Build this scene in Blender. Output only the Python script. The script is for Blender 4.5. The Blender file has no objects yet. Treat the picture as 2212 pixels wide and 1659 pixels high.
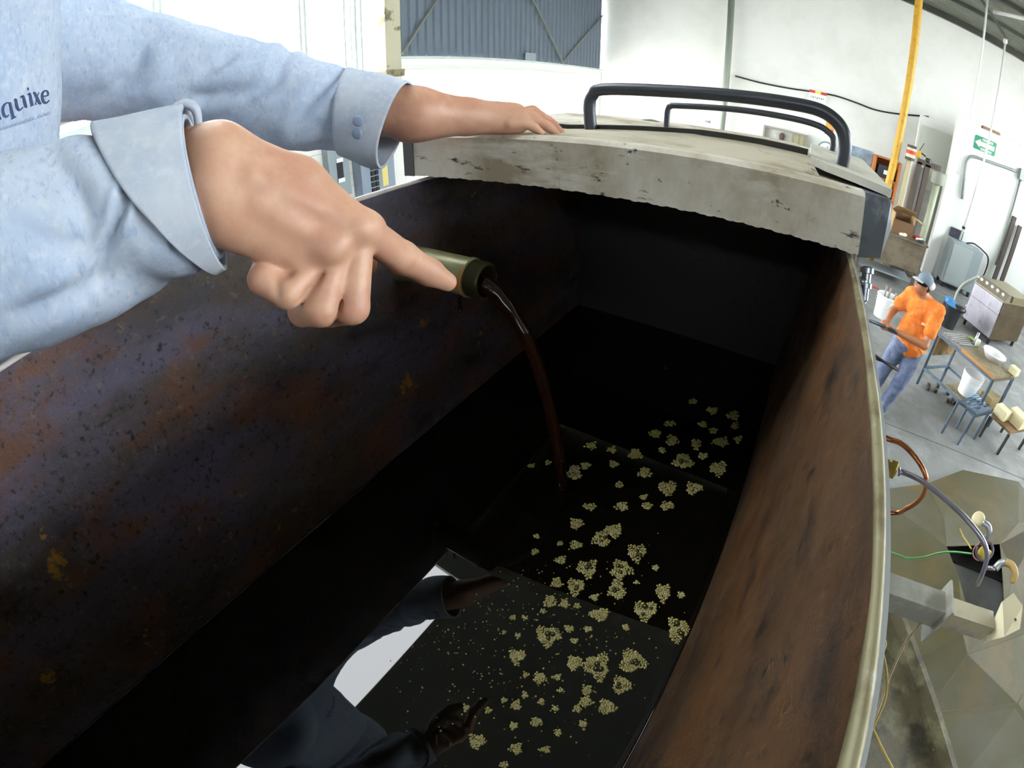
import bpy, bmesh, math, random
import numpy as np
from mathutils import Vector, Matrix
random.seed(7)
rng = np.random.default_rng(11)
sc = bpy.context.scene
COL = sc.collection

# ------------------------------------------------------------------ camera
# x = across the tank (right), y = along the tank (away), z = up, floor at 0
CAM_H = 2.75
FPX = 1060.0                       # equidistant wide-angle lens, pixels per radian in a 2212 px wide frame
ROT = np.array([[0.84299006, -0.31375291, 0.43695178],
                [0.53790590, 0.48411329, -0.69013880],
                [0.00499889, 0.81681909, 0.57687224]])
cam = bpy.data.cameras.new('camera')
cam.type = 'PANO'
cam.panorama_type = 'FISHEYE_LENS_POLYNOMIAL'
cam.sensor_fit = 'HORIZONTAL'
cam.sensor_width = 36.0
cam.fisheye_fov = math.radians(220)
cam.fisheye_polynomial_k0 = 0.0
cam.fisheye_polynomial_k1 = -(2212 / 36.0) / FPX
cam.fisheye_polynomial_k2 = 0.0
cam.fisheye_polynomial_k3 = 0.0
cam.fisheye_polynomial_k4 = 0.0
cam.clip_start = 0.01
cam_o = bpy.data.objects.new('camera', cam)
COL.objects.link(cam_o)
mw = Matrix([list(ROT[i]) + [0] for i in range(3)] + [[0, 0, 0, 1]])
cam_o.matrix_world = Matrix.Translation((0, 0, CAM_H)) @ mw
sc.camera = cam_o

# ------------------------------------------------------------------ light
SKY = 13.0
world = bpy.data.worlds.new('world')
sc.world = world
world.use_nodes = True
bgn = world.node_tree.nodes['Background']
bgn.inputs[0].default_value = (0.93, 0.97, 1.0, 1)
bgn.inputs[1].default_value = SKY
def portal(name, loc, rot, sx, sy):
    l = bpy.data.lights.new(name, 'AREA'); l.shape = 'RECTANGLE'; l.size = sx; l.size_y = sy
    l.cycles.is_portal = True
    o = bpy.data.objects.new(name, l); COL.objects.link(o); o.location = loc; o.rotation_euler = rot
    return o
PI = math.pi
LEFT_X, END_Y, RIGHT_X, BACK_Y = -5.9, 14.0, 9.0, -9.0
portal('daylight_door', (LEFT_X - .05, 9.9, 1.6), (0, -PI / 2, 0), 3.2, 7.8)
portal('daylight_windows', (LEFT_X - .12, 2.9, 4.3), (0, -PI / 2, 0), 2.6, 4.7)
SKYLIGHTS = [(-2.95, -1.95, -1.0, 2.15)]      # x0, x1, y0, y1 gaps in the roof
for (x0, x1, y0, y1) in SKYLIGHTS:
    portal('daylight_skylight', ((x0 + x1) / 2, (y0 + y1) / 2, 7.0), (0, 0, 0), x1 - x0, y1 - y0)
portal('added_right_windows', (RIGHT_X + .12, 6.0, 4.3), (0, PI / 2, 0), 2.8, 12.0)  # portal for the unseen window band added to light the tank
vs = sc.view_settings
vs.view_transform = 'Standard'; vs.look = 'None'; vs.exposure = 0.55; vs.gamma = 1.0; vs.use_curve_mapping = False
sc.cycles.use_denoising = True
sc.cycles.max_bounces = 10
sc.cycles.diffuse_bounces = 5
sc.cycles.glossy_bounces = 5
sc.cycles.transmission_bounces = 8
sc.cycles.sample_clamp_indirect = 12.0

# ------------------------------------------------------------------ helpers
C0 = np.array([0, 0, CAM_H])
def ray(x, y):
    x = x - 1106.0; y = 829.5 - y
    r = math.hypot(x, y); t = r / FPX; s = math.sin(t) / max(r, 1e-9)
    return ROT @ np.array([x * s, y * s, -math.cos(t)])
def P(x, y, d): return C0 + ray(x, y) * d
def PZ(x, y, z): w = ray(x, y); return C0 + w * ((z - CAM_H) / w[2])
def PX(x, y, X): w = ray(x, y); return C0 + w * (X / w[0])
def proj(p):
    v = ROT.T @ (np.asarray(p, float) - C0); d = np.linalg.norm(v); t = math.acos(max(-1, min(1, -v[2] / d))); r = math.hypot(v[0], v[1]) + 1e-9
    return 1106 + FPX * t * v[0] / r, 829.5 - FPX * t * v[1] / r
def PY(x, y, Y): w = ray(x, y); return C0 + w * (Y / w[1])
V = np.array
def nrm(v): v = np.asarray(v, float); return v / (np.linalg.norm(v) + 1e-12)

def mesh(name, verts, faces, mat, parent=None, smooth=False):
    me = bpy.data.meshes.new(name)
    me.from_pydata([tuple(map(float, v)) for v in verts], [], [tuple(int(i) for i in f) for f in faces])
    me.update()
    if smooth is True:
        me.polygons.foreach_set('use_smooth', [True] * len(me.polygons))
    elif smooth:
        me.polygons.foreach_set('use_smooth', [True] * len(me.polygons))
        me.set_sharp_from_angle(angle=math.radians(smooth))
    if mat: me.materials.append(mat)
    o = bpy.data.objects.new(name, me); COL.objects.link(o)
    if parent is not None:
        o.parent = parent
        if parent.type == 'EMPTY': o.location = -parent.location
    return o
def inst(o, loc, rz=0.0, parent=None, mat=None):
    c = o.copy(); COL.objects.link(c)
    c.parent = parent
    c.location = loc; c.rotation_euler = (0, 0, rz)
    return c
def tag(o, label, cat, group=None, kind=None):
    o['label'] = label; o['category'] = cat
    if group: o['group'] = group
    if kind: o['kind'] = kind
    return o
def struct(o, label=None):
    o['kind'] = 'structure'
    if label: o['label'] = label
    return o
def thing(name, label, cat, loc=(0, 0, 0), group=None):
    e = bpy.data.objects.new(name, None); COL.objects.link(e)
    e.location = tuple(map(float, loc)); e.empty_display_size = .05
    return tag(e, label, cat, group)

class MB:                      # collects shapes into one mesh
    def __init__(s): s.v = []; s.f = []
    def add(s, v, f):
        n = len(s.v); s.v += [tuple(map(float, p)) for p in v]; s.f += [tuple(i + n for i in q) for q in f]; return s
    def box(s, lo, hi, ax=None, bev=0.0):
        lo = V(lo, float); hi = V(hi, float)
        if bev <= 0:
            vs_ = [(x, y, z) for z in (lo[2], hi[2]) for y in (lo[1], hi[1]) for x in (lo[0], hi[0])]
            fs = [(0, 2, 3, 1), (4, 5, 7, 6), (0, 1, 5, 4), (2, 6, 7, 3), (0, 4, 6, 2), (1, 3, 7, 5)]
        else:
            bm = bmesh.new(); bmesh.ops.create_cube(bm, size=1)
            c = (lo + hi) / 2; d = hi - lo
            for q in bm.verts: q.co = Vector(c + V(q.co) * d)
            bmesh.ops.bevel(bm, geom=bm.edges[:] , offset=min(bev, min(d) * .45), segments=2, affect='EDGES', profile=.6)
            bm.verts.index_update()
            vs_ = [tuple(q.co) for q in bm.verts]; fs = [tuple(q.index for q in f.verts) for f in bm.faces]; bm.free()
        if ax is not None: vs_ = [ax(p) for p in vs_]
        return s.add(vs_, fs)
    def bar(s, p, q, w, h, up=(0, 0, 1), bev=0.0):      # rectangular bar from p to q
        p = V(p, float); q = V(q, float); t = nrm(q - p); u = V(up, float)
        if abs(t @ nrm(u)) > .98: u = V((0, 1, 0), float)
        sx = nrm(np.cross(t, u)); sz = nrm(np.cross(sx, t)); L = np.linalg.norm(q - p)
        return s.box((0, -w / 2, -h / 2), (L, w / 2, h / 2), lambda k: p + t * k[0] + sx * k[1] + sz * k[2], bev)
    def tube(s, pts, r, n=10, cap=True):
        pts = [V(p, float) for p in pts]; m = len(pts)
        rs = r if hasattr(r, '__len__') else [r] * m
        t0 = nrm(pts[1] - pts[0]); u = nrm(np.cross(t0, (0.3, 0.2, 1) if abs(t0[2]) < .9 else (1, 0.1, 0)))
        vv = []; ff = []
        for i in range(m):
            t = nrm(pts[min(i + 1, m - 1)] - pts[max(i - 1, 0)])
            u = nrm(u - t * (u @ t)); w = np.cross(t, u)
            for k in range(n):
                an = 2 * PI * k / n; vv.append(pts[i] + (u * math.cos(an) + w * math.sin(an)) * rs[i])
        for i in range(m - 1):
            for k in range(n):
                k2 = (k + 1) % n; ff.append((i * n + k, i * n + k2, (i + 1) * n + k2, (i + 1) * n + k))
        if cap: ff += [tuple(range(n - 1, -1, -1)), tuple((m - 1) * n + k for k in range(n))]
        return s.add(vv, ff)
    def lathe(s, prof, origin=(0, 0, 0), axis=(0, 0, 1), n=24):   # prof: (radius, height) pairs
        ax = nrm(axis); u = nrm(np.cross(ax, (0, 1, 0.01) if abs(ax[1]) < .9 else (1, 0, 0))); w = np.cross(ax, u)
        o = V(origin, float); vv = []; ff = []
        for r, z in prof:
            for k in range(n):
                an = 2 * PI * k / n; vv.append(o + ax * z + (u * math.cos(an) + w * math.sin(an)) * max(r, 1e-5))
        for i in range(len(prof) - 1):
            for k in range(n):
                k2 = (k + 1) % n; ff.append((i * n + k, i * n + k2, (i + 1) * n + k2, (i + 1) * n + k))
        return s.add(vv, ff)
    def prism(s, poly, d):          # polygon (3D points) pushed along vector d
        n = len(poly); poly = [V(p, float) for p in poly]; d = V(d, float)
        return s.add(poly + [p + d for p in poly],
                     [tuple(range(n - 1, -1, -1)), tuple(range(n, 2 * n))] + [(i, (i + 1) % n, n + (i + 1) % n, n + i) for i in range(n)])
    def build(s, name, mat, parent=None, smooth=False): return mesh(name, s.v, s.f, mat, parent, smooth)

def smooth_path(pts, n=40):        # Catmull-Rom through the points
    p = [V(q, float) for q in pts]; p = [2 * p[0] - p[1]] + p + [2 * p[-1] - p[-2]]
    out = []
    segs = len(p) - 3
    for i in range(segs):
        m = max(2, n // segs)
        for k in range(m):
            t = k / m
            a, b, c, d = p[i:i + 4]
            out.append(.5 * (2 * b + (c - a) * t + (2 * a - 5 * b + 4 * c - d) * t * t + (3 * b - a - 3 * c + d) * t ** 3))
    out.append(p[-2]); return out

# ------------------------------------------------------------------ materials
def hexlin(h):
    h = h.lstrip('#'); c = [int(h[i:i + 2], 16) / 255 for i in (0, 2, 4)]
    return tuple(x / 12.92 if x <= .04045 else ((x + .055) / 1.055) ** 2.4 for x in c) + (1,)
def mat(name, col, rough=.6, metal=0.0, spec=.5, bump=0.0, bscale=200.0, **kw):
    m = bpy.data.materials.new(name); m.use_nodes = True
    b = m.node_tree.nodes['Principled BSDF']
    b.inputs['Base Color'].default_value = hexlin(col) if isinstance(col, str) else tuple(col) + (1,)
    b.inputs['Roughness'].default_value = rough; b.inputs['Metallic'].default_value = metal
    b.inputs['Specular IOR Level'].default_value = spec
    for k, v_ in kw.items(): b.inputs[k.replace('_', ' ')].default_value = v_
    if bump:
        nt = m.node_tree; nz = noise(nt, bscale, 4); bp = nt.nodes.new('ShaderNodeBump'); bp.inputs['Strength'].default_value = bump
        bp.inputs['Distance'].default_value = .002
        nt.links.new(nz.outputs['Fac'], bp.inputs['Height']); nt.links.new(bp.outputs[0], b.inputs['Normal'])
    return m
def noise(nt, scale, detail=6, rough=.6, stretch=None, seed=0.0):
    tc = nt.nodes.new('ShaderNodeTexCoord'); n = nt.nodes.new('ShaderNodeTexNoise')
    n.inputs['Scale'].default_value = scale; n.inputs['Detail'].default_value = detail; n.inputs['Roughness'].default_value = rough
    mp = nt.nodes.new('ShaderNodeMapping'); mp.inputs['Location'].default_value = (seed, seed * 1.7, seed * .6)
    if stretch: mp.inputs['Scale'].default_value = stretch
    nt.links.new(tc.outputs['Object'], mp.inputs['Vector']); nt.links.new(mp.outputs[0], n.inputs['Vector'])
    return n
def ramp(nt, src, stops, interp='LINEAR'):
    r = nt.nodes.new('ShaderNodeValToRGB'); r.color_ramp.interpolation = interp
    el = r.color_ramp.elements
    while len(el) < len(stops): el.new(.5)
    for e, (p, c) in zip(el, stops):
        e.position = p; e.color = hexlin(c) if isinstance(c, str) else tuple(c) + (1,)
    nt.links.new(src, r.inputs['Fac']); return r
def mix(nt, fac, a, b, mode='MIX'):
    m = nt.nodes.new('ShaderNodeMix'); m.data_type = 'RGBA'; m.blend_type = mode
    if isinstance(fac, float): m.inputs[0].default_value = fac
    else: nt.links.new(fac, m.inputs[0])
    for s_, i in ((a, 6), (b, 7)):
        if isinstance(s_, str): m.inputs[i].default_value = hexlin(s_)
        else: nt.links.new(s_, m.inputs[i])
    return m.outputs[2]
def layered(name, base, layers, rough=.6, metal=0.0, spec=.5, rough_noise=None, bump=None):
    """base colour, then layers of (colour, noise scale, lo, hi, stretch, seed) blended over it where the noise is high"""
    m = bpy.data.materials.new(name); m.use_nodes = True; nt = m.node_tree
    b = nt.nodes['Principled BSDF']; cur = base
    for (c, s_, lo, hi, st, sd) in layers:
        nz = noise(nt, s_, 8, .65, st, sd)
        f = ramp(nt, nz.outputs['Fac'], [(lo, (0, 0, 0)), (hi, (1, 1, 1))])
        cur = mix(nt, f.outputs[0], cur, c)
    if isinstance(cur, str): b.inputs['Base Color'].default_value = hexlin(cur)
    else: nt.links.new(cur, b.inputs['Base Color'])
    b.inputs['Roughness'].default_value = rough; b.inputs['Metallic'].default_value = metal; b.inputs['Specular IOR Level'].default_value = spec
    if rough_noise:
        nz = noise(nt, rough_noise[0], 6, .6, None, 3.3)
        mr = nt.nodes.new('ShaderNodeMapRange'); mr.inputs[1].default_value = .35; mr.inputs[2].default_value = .65
        mr.inputs[3].default_value = rough_noise[1]; mr.inputs[4].default_value = rough_noise[2]
        nt.links.new(nz.outputs['Fac'], mr.inputs[0]); nt.links.new(mr.outputs[0], b.inputs['Roughness'])
    if bump:
        nz = noise(nt, bump[0], 8, .7, None, 5.1); bp = nt.nodes.new('ShaderNodeBump')
        bp.inputs['Strength'].default_value = bump[1]; bp.inputs['Distance'].default_value = bump[2]
        nt.links.new(nz.outputs['Fac'], bp.inputs['Height']); nt.links.new(bp.outputs[0], b.inputs['Normal'])
    return m
# ------------------------------------------------------------------ the hall
M_WALL = layered('wall_paint', '#dfe0dc', [('#d2d3cc', .6, .45, .7, None, 0.0)], rough=.8)
M_WHITE = mat('white_paint', '#e6e7e4', .7)
M_FLOOR = layered('concrete_floor', '#7c7e7d', [('#6c6e6c', .8, .4, .65, None, 1.0), ('#949698', 2.2, .52, .75, None, 4.0), ('#6b6a66', 9, .62, .8, None, 7.0)], rough=.55, rough_noise=(3, .35, .75))
M_ROOF = mat('roof_sheet', '#83867c', .5, .3)
M_STEEL_D = mat('dark_steel', '#4a4b47', .5, .5)
M_STEEL = mat('steel_frame', '#7e8178', .45, .4)
M_BEAMC = layered('old_column_paint', '#b9b59c', [('#6f6952', 3, .55, .62, None, 2.0)], rough=.8)
M_CORR = mat('blue_grey_sheet', '#64707c', .55, .1)
M_GRND = mat('yard_concrete', '#c9c6bd', .9)

mb = MB().box((LEFT_X, BACK_Y, -.2), (RIGHT_X, END_Y, 0)); floor = struct(mb.build('floor', M_FLOOR), 'grey worn concrete floor of the hall')
mb = MB().box((-60, -60, -.5), (60, 60, -.21)); yard = struct(mb.build('ground', M_GRND), 'pale concrete yard outside the hall')
# end wall (gable), roof profile z(x)
RIDGE_X, RIDGE_Z, EAVE_L = 2.0, 6.82, 5.72
def roof_z(x): return RIDGE_Z - .115 * (x - RIDGE_X) if x > RIDGE_X else EAVE_L + (RIDGE_Z - EAVE_L) * (x - LEFT_X) / (RIDGE_X - LEFT_X)
mb = MB().prism([(LEFT_X, END_Y, 0), (RIGHT_X, END_Y, 0), (RIGHT_X, END_Y, roof_z(RIGHT_X)), (RIDGE_X, END_Y, RIDGE_Z), (LEFT_X, END_Y, EAVE_L)], (0, .2, 0))
struct(mb.build('wall_end', M_WALL), 'tall white gable wall at the far end of the hall')
# left wall: pieces around the door and the windows
def wallbox(name, lo, hi, m, label): return struct(MB().box(lo, hi).build(name, m), label)
DOOR_Y0, DOOR_Y1, DOOR_Z = 6.1, 13.6, 3.12
WX = (LEFT_X - .15, LEFT_X)
M_BLOCK = mat('white_blockwork', '#dcdcd6', .8)
lw = MB()
SILL, WTOP = 3.0, 5.6
lw.box((WX[0], BACK_Y, 0), (WX[1], DOOR_Y0 - .56, SILL))
lw.box((WX[0], BACK_Y, WTOP), (WX[1], DOOR_Y0 - .56, 5.72))
lw.box((WX[0], DOOR_Y1 + .2, 0), (WX[1], END_Y, 3.2))
lw.box((WX[0], BACK_Y, SILL), (WX[1], .6, WTOP))
lw.box((WX[0], DOOR_Y0 - .24, 3.02), (WX[1], DOOR_Y1 + .2, 3.2))
wl = struct(lw.build('wall_left', M_BLOCK), 'white wall under and between the tall windows')
# joints of the blockwork that show beside the switch boxes
M_JOINT = mat('mortar', '#b9b8b0', .9)
for zz in np.arange(.9, 2.2, .2): MB().box((LEFT_X, 3.9, zz), (LEFT_X + .004, 5.5, zz + .012)).build('mortar_joint', M_JOINT, wl)
# window frames of the left wall: each bay a window with mullions and a pane
M_FRAME = mat('pale_green_frame', '#b9c7c1', .5, .2)
M_GLASS = mat('clear_glass', (.95, .97, .97), .02, 0, .5, Transmission_Weight=1.0, IOR=1.01)
bays = [.6, 2.1, 4.15, 5.24]
for i, (y0, y1) in enumerate(zip(bays, bays[1:])):
    w = struct(MB().box((LEFT_X - .09, y0 + .03, SILL), (LEFT_X - .04, y0 + .07, WTOP)).box((LEFT_X - .09, y1 - .05, SILL), (LEFT_X - .04, y1 - .01, WTOP)).box((LEFT_X - .09, y0, SILL), (LEFT_X - .03, y1, SILL + .06)).box((LEFT_X - .09, y0, WTOP - .06), (LEFT_X - .03, y1, WTOP)).build('window_%d' % (i + 1), M_FRAME), 'tall factory window with pale green frame')
    for zz in (3.16, 3.3, 3.44):
        if y1 < 2.5: MB().box((LEFT_X - .08, y0 + .05, zz), (LEFT_X - .03, y1 - .05, zz + .035)).build('louvre_bar', M_STEEL, w)
    if i == 2:
        for yy, ww in ((4.86, .03), (4.98, .02), (5.06, .045)): MB().box((LEFT_X - .06, yy, SILL + .05), (LEFT_X - .02, yy + ww, WTOP - .05)).build('mullion', M_FRAME, w)
    MB().box((LEFT_X - .075, y0 + .05, SILL + .05), (LEFT_X - .070, y1 - .05, WTOP - .05)).build('pane', M_GLASS, w)
# right wall, its unseen window band added for low side light; rear wall
rwb = MB()
rwb.box((RIGHT_X, BACK_Y, 0), (RIGHT_X + .2, END_Y, 2.9)); rwb.box((RIGHT_X, BACK_Y, 5.7), (RIGHT_X + .2, END_Y, roof_z(RIGHT_X)))
rwb.box((RIGHT_X, BACK_Y, 2.9), (RIGHT_X + .2, 0.0, 5.7)); rwb.box((RIGHT_X, 12.0, 2.9), (RIGHT_X + .2, END_Y, 5.7))
struct(rwb.build('wall_right', M_WALL), 'white wall with an added window band on the right side of the hall')
for i in range(6):
    y0 = 0.0 + i * 2.0
    w = struct(MB().box((RIGHT_X + .04, y0, 2.9), (RIGHT_X + .1, y0 + .06, 5.7)).box((RIGHT_X + .04, y0, 4.28), (RIGHT_X + .1, y0 + 2.0, 4.33)).build('window_%d' % (30 + i), M_FRAME), 'unseen factory window added to the right wall for light')
    MB().box((RIGHT_X + .06, y0, 2.9), (RIGHT_X + .065, y0 + 2.0, 5.7)).build('pane', M_GLASS, w)
wallbox('wall_rear', (LEFT_X, BACK_Y - .2, 0), (RIGHT_X, BACK_Y, 6.0), M_WALL, 'white rear wall behind the tank')
# roof with two skylight gaps
rf = MB()
def roofpiece(x0, x1, y0, y1):
    rf.prism([(x0, y0, roof_z(x0)), (x1, y0, roof_z(x1)), (x1, y0, roof_z(x1) + .06), (x0, y0, roof_z(x0) + .06)], (0, y1 - y0, 0))
ys_ = sorted({BACK_Y, END_Y + .2} | {v for g in SKYLIGHTS for v in g[2:]})
for y0, y1 in zip(ys_, ys_[1:]):
    gaps = [(g[0], g[1]) for g in SKYLIGHTS if g[2] <= y0 and g[3] >= y1]
    xs_ = sorted({LEFT_X - .2, RIDGE_X, RIGHT_X + .2} | {v for g in gaps for v in g})
    for xa, xb in zip(xs_, xs_[1:]):
        if any(g[0] <= xa and g[1] >= xb for g in gaps): continue
        roofpiece(xa, xb, y0, y1)
ceil = struct(rf.build('ceiling', M_ROOF), 'grey corrugated metal roof with skylight strips')
# joint across the floor
MB().box((.5, 4.852, 0), (8.9, 4.868, .0015)).build('floor_joint', mat('dark_joint', '#5a5a56', .9), floor)
# purlins and edge beam under the roof
trim = struct(MB().bar((RIDGE_X, END_Y - .12, RIDGE_Z - .12), (RIGHT_X, END_Y - .12, roof_z(RIGHT_X) - .12), .12, .16).build('trim_1', M_STEEL_D), 'dark steel edge beam along the top of the gable wall')
struct(MB().bar((LEFT_X, END_Y - .12, EAVE_L - .12), (RIDGE_X, END_Y - .12, RIDGE_Z - .12), .12, .16).build('trim_2', M_STEEL_D), 'dark steel edge beam on the left slope of the gable')
for i, y in enumerate((7.6, 9.2, 10.8, 12.4)):
    MB().bar((RIDGE_X, y, RIDGE_Z - .07), (RIGHT_X, y, roof_z(RIGHT_X) - .07), .06, .1).build('purlin', M_STEEL_D, ceil)
    MB().bar((LEFT_X, y, EAVE_L - .07), (RIDGE_X, y, RIDGE_Z - .07), .06, .1).build('purlin', M_STEEL_D, ceil)
for i in range(56):
    y = 7.15 + i * .122
    xr = RIGHT_X
    MB().bar((RIDGE_X, y, RIDGE_Z - .01), (xr, y, roof_z(xr) - .01), .05, .022).build('roof_rib', M_ROOF, ceil)
# ------------------------------------------------------------------ the tank
RIM_Z = 2.60; OIL_Z = 2.1635; TB_Z = 1.75
TX0, TX1 = -.519, .0815            # inner faces at the rim
TY0, TY1 = -.62, 1.12
TAPER = .026 / (RIM_Z - OIL_Z)     # walls lean in slightly
def tx(side, z):
    k = (RIM_Z - z) * TAPER
    return TX0 + k if side < 0 else TX1 - k
M_RUSTL = layered('rusted_steel_left', '#40352c', [('#504c60', 5, .44, .62, (1, .5, 1.5), 0.3), ('#5e3c2a', 10, .50, .64, (1, .6, 1.3), 2.0), ('#1c1714', 13, .54, .70, (1, .45, 1.2), 5.0), ('#242a40', 6, .56, .70, (1, .5, 1.2), 8.0), ('#685c50', 80, .58, .72, None, 9.0), ('#120e0a', 110, .56, .66, None, 13.0), ('#96701f', 22, .66, .69, (1, .7, .7), 11.4)],
                  rough=.5, rough_noise=(12, .34, .65), bump=(70, .6, .004))
M_RUSTR = layered('rusted_steel_right', '#553c24', [('#62401f', 6, .45, .6, (1, .35, 1.6), 0.3), ('#32241a', 7, .50, .62, (1, .5, 1.4), 2.0), ('#140f0a', 12, .55, .66, (1, .6, 1.2), 5.0), ('#524a2a', 4, .58, .72, None, 9.0), ('#745430', 70, .62, .74, None, 6.0), ('#16100a', 60, .6, .68, None, 16.0)],
                  rough=.6, rough_noise=(14, .45, .75), bump=(80, .6, .004))
M_SHADEB = layered('shade_black_steel', '#0a0a0a', [('#0e0e12', 5, .45, .6, None, 0.3), ('#120d0a', 9, .55, .66, None, 2.0)], rough=.65, bump=(70, .5, .003))  # near-black base puts the shade under the lid into the colour
M_RIM = layered('worn_rim_steel', '#857f60', [('#5a4a2c', 20, .5, .65, None, 1.0), ('#a7a697', 30, .6, .7, None, 3.0)], rough=.5, metal=.2)
M_RIML = layered('lit_rim_steel', '#c9c2bc', [('#a79c92', 20, .5, .65, None, 1.0)], rough=.45, metal=.1)  # paler copy of the rim steel, painted as if brightly lit
tank = thing('oil_tank', 'open rusted steel tank half full of black oil', 'tank', (-.22, .25, 0))
TH = .006
def wall(name, quad, n, m):        # plate with thickness along n
    return MB().prism(quad, V(n) * TH).build(name, m, tank)
def cx(s, z): return tx(s, z)
wall('left_plate', [(cx(-1, RIM_Z), TY0, RIM_Z), (cx(-1, RIM_Z), TY1, RIM_Z), (cx(-1, TB_Z), TY1, TB_Z), (cx(-1, TB_Z), TY0, TB_Z)], (-1, 0, 0), M_RUSTL)
wall('right_plate', [(cx(1, RIM_Z), TY0, RIM_Z), (cx(1, TB_Z), TY0, TB_Z), (cx(1, TB_Z), TY1, TB_Z), (cx(1, RIM_Z), TY1, RIM_Z)], (1, 0, 0), M_RUSTR)
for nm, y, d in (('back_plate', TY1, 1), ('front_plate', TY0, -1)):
    wall(nm, [(cx(-1, RIM_Z), y, RIM_Z), (cx(1, RIM_Z), y, RIM_Z), (cx(1, TB_Z), y, TB_Z), (cx(-1, TB_Z), y, TB_Z)], (0, d, 0), M_SHADEB)
MB().box((cx(-1, TB_Z) - TH, TY0, TB_Z - .01), (cx(1, TB_Z) + TH, TY1, TB_Z)).build('bottom_plate', M_RUSTL, tank)
# rolled rim lips
def rim(name, p, q, m=None):
    MB().tube([V(p) + (V(q) - V(p)) * t for t in np.linspace(0, 1, 24)], [.0036 + .0005 * math.sin(t * 40) for t in range(24)], 8).build(name, m or M_RIM, tank, True)
rim('rim_lip', (TX1 + .003, TY0, RIM_Z), (TX1 + .003, TY1, RIM_Z))
rim('rim_lip', (TX0 - .003, TY0, RIM_Z), (TX0 - .003, TY1, RIM_Z), M_RIML)
MB().box((TX0 - .022, TY0, RIM_Z - .006), (TX0 - .005, TY1, RIM_Z - .001)).build('rim_flange', M_RIML, tank)
rim('rim_lip', (TX0, TY0, RIM_Z), (TX1, TY0, RIM_Z))
MB().box((TX1 + .0062, TY0, RIM_Z - .03), (TX1 + .0102, TY1, RIM_Z - .001)).build('outer_strip', mat('bright_strip_steel', '#a9aeb2', .4, .6), tank)
M_LEG = mat('tank_leg_steel', '#5a5048', .6, .3)
for x in (TX0 - .02, TX1 + .0):
    for y in (TY0 + .05, TY1 - .05):
        MB().bar((x, y, 0), (x, y, TB_Z + .3), .06, .06).build('leg', M_LEG, tank)
# weld bead down the middle of the left plate is only stain; the oil
M_OIL = mat('black_oil', (.003, .0026, .0015), .015, 0, .45, IOR=1.45)
oil = MB().prism([(cx(-1, OIL_Z) + .0005, TY0 + .001, OIL_Z), (cx(1, OIL_Z) - .0005, TY0 + .001, OIL_Z), (cx(1, OIL_Z) - .0005, TY1 - .001, OIL_Z), (cx(-1, OIL_Z) + .0005, TY1 - .001, OIL_Z)], (0, 0, -.10)).build('oil_surface', M_OIL)
for s_ in (-1, 1):
    MB().tube([(cx(s_, OIL_Z) - s_ * .0008, y_, OIL_Z + .0002) for y_ in np.linspace(TY0 + .002, TY1 - .002, 60)], [.0019 + .0006 * math.sin(i * 1.7) * math.sin(i * .6) for i in range(60)], 8).build('meniscus', M_OIL, oil, True)
tag(oil, 'glossy black oil filling the bottom of the tank', 'oil')

# ------------------------------------------------------------------ lid lying across the far part of the tank
M_LID = layered('dirty_cream_paint', '#c6c2b4', [('#968b74', 6, .40, .60, (1, 1, .6), 0.0), ('#d2cfc2', 9, .52, .68, (.5, 1, 2), 2.2), ('#57493a', 9, .57, .70, (1.8, 1, .4), 4.0), ('#2a241c', 34, .62, .68, (.45, 1, 1.6), 6.0), ('#2a241c', 60, .64, .69, (.7, 1, 1), 8.0)], rough=.6, bump=(40, .25, .002))
lid = thing('tank_lid', 'heavy cream painted lid with dark stains lying across the tank', 'lid', (-.24, .85, RIM_Z + .002))
LB = [V((-.541, .55, 2.6075)), V((.092, .605, 2.6075))]            # front bottom edge ends
LT = [V((-.545, .55, 2.6735)), V((.083, .606, 2.6845))]          # front top edge ends
back = V((-.052, .66, 0))
# body: folded sheet, slightly uneven lower edge
def lid_pt(u, v, w):      # u across, v back, w up
    b = LB[0] * (1 - u) + LB[1] * u; t = LT[0] * (1 - u) + LT[1] * u
    return (b * (1 - w) + t * w) + back * v
NU = 160
vv = []; ff = []
prof = [(.985, 0.0), (0.02, 0.0), (.0, .03), (.0, .5), (.0, .93), (.012, 1.0), (.045, 1.0), (.06, .965), (.985, .965), (1.0, .93), (1.0, .03)]
for i in range(NU + 1):
    u = i / NU
    for (v, w) in prof:
        p = lid_pt(u, v, w)
        if w < .1 and v < .1: p = p + V((0, 0, .0007 * math.sin(i * .83) + .0006 * math.sin(i * 2.1 + 1)))
        vv.append(p)
m_ = len(prof)
for i in range(NU):
    for k in range(m_):
        k2 = (k + 1) % m_; ff.append((i * m_ + k, (i + 1) * m_ + k, (i + 1) * m_ + k2, i * m_ + k2))
ff += [tuple(range(m_)), tuple(NU * m_ + k for k in range(m_ - 1, -1, -1))]
mesh('lid_body', vv, ff, M_LID, lid)
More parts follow.
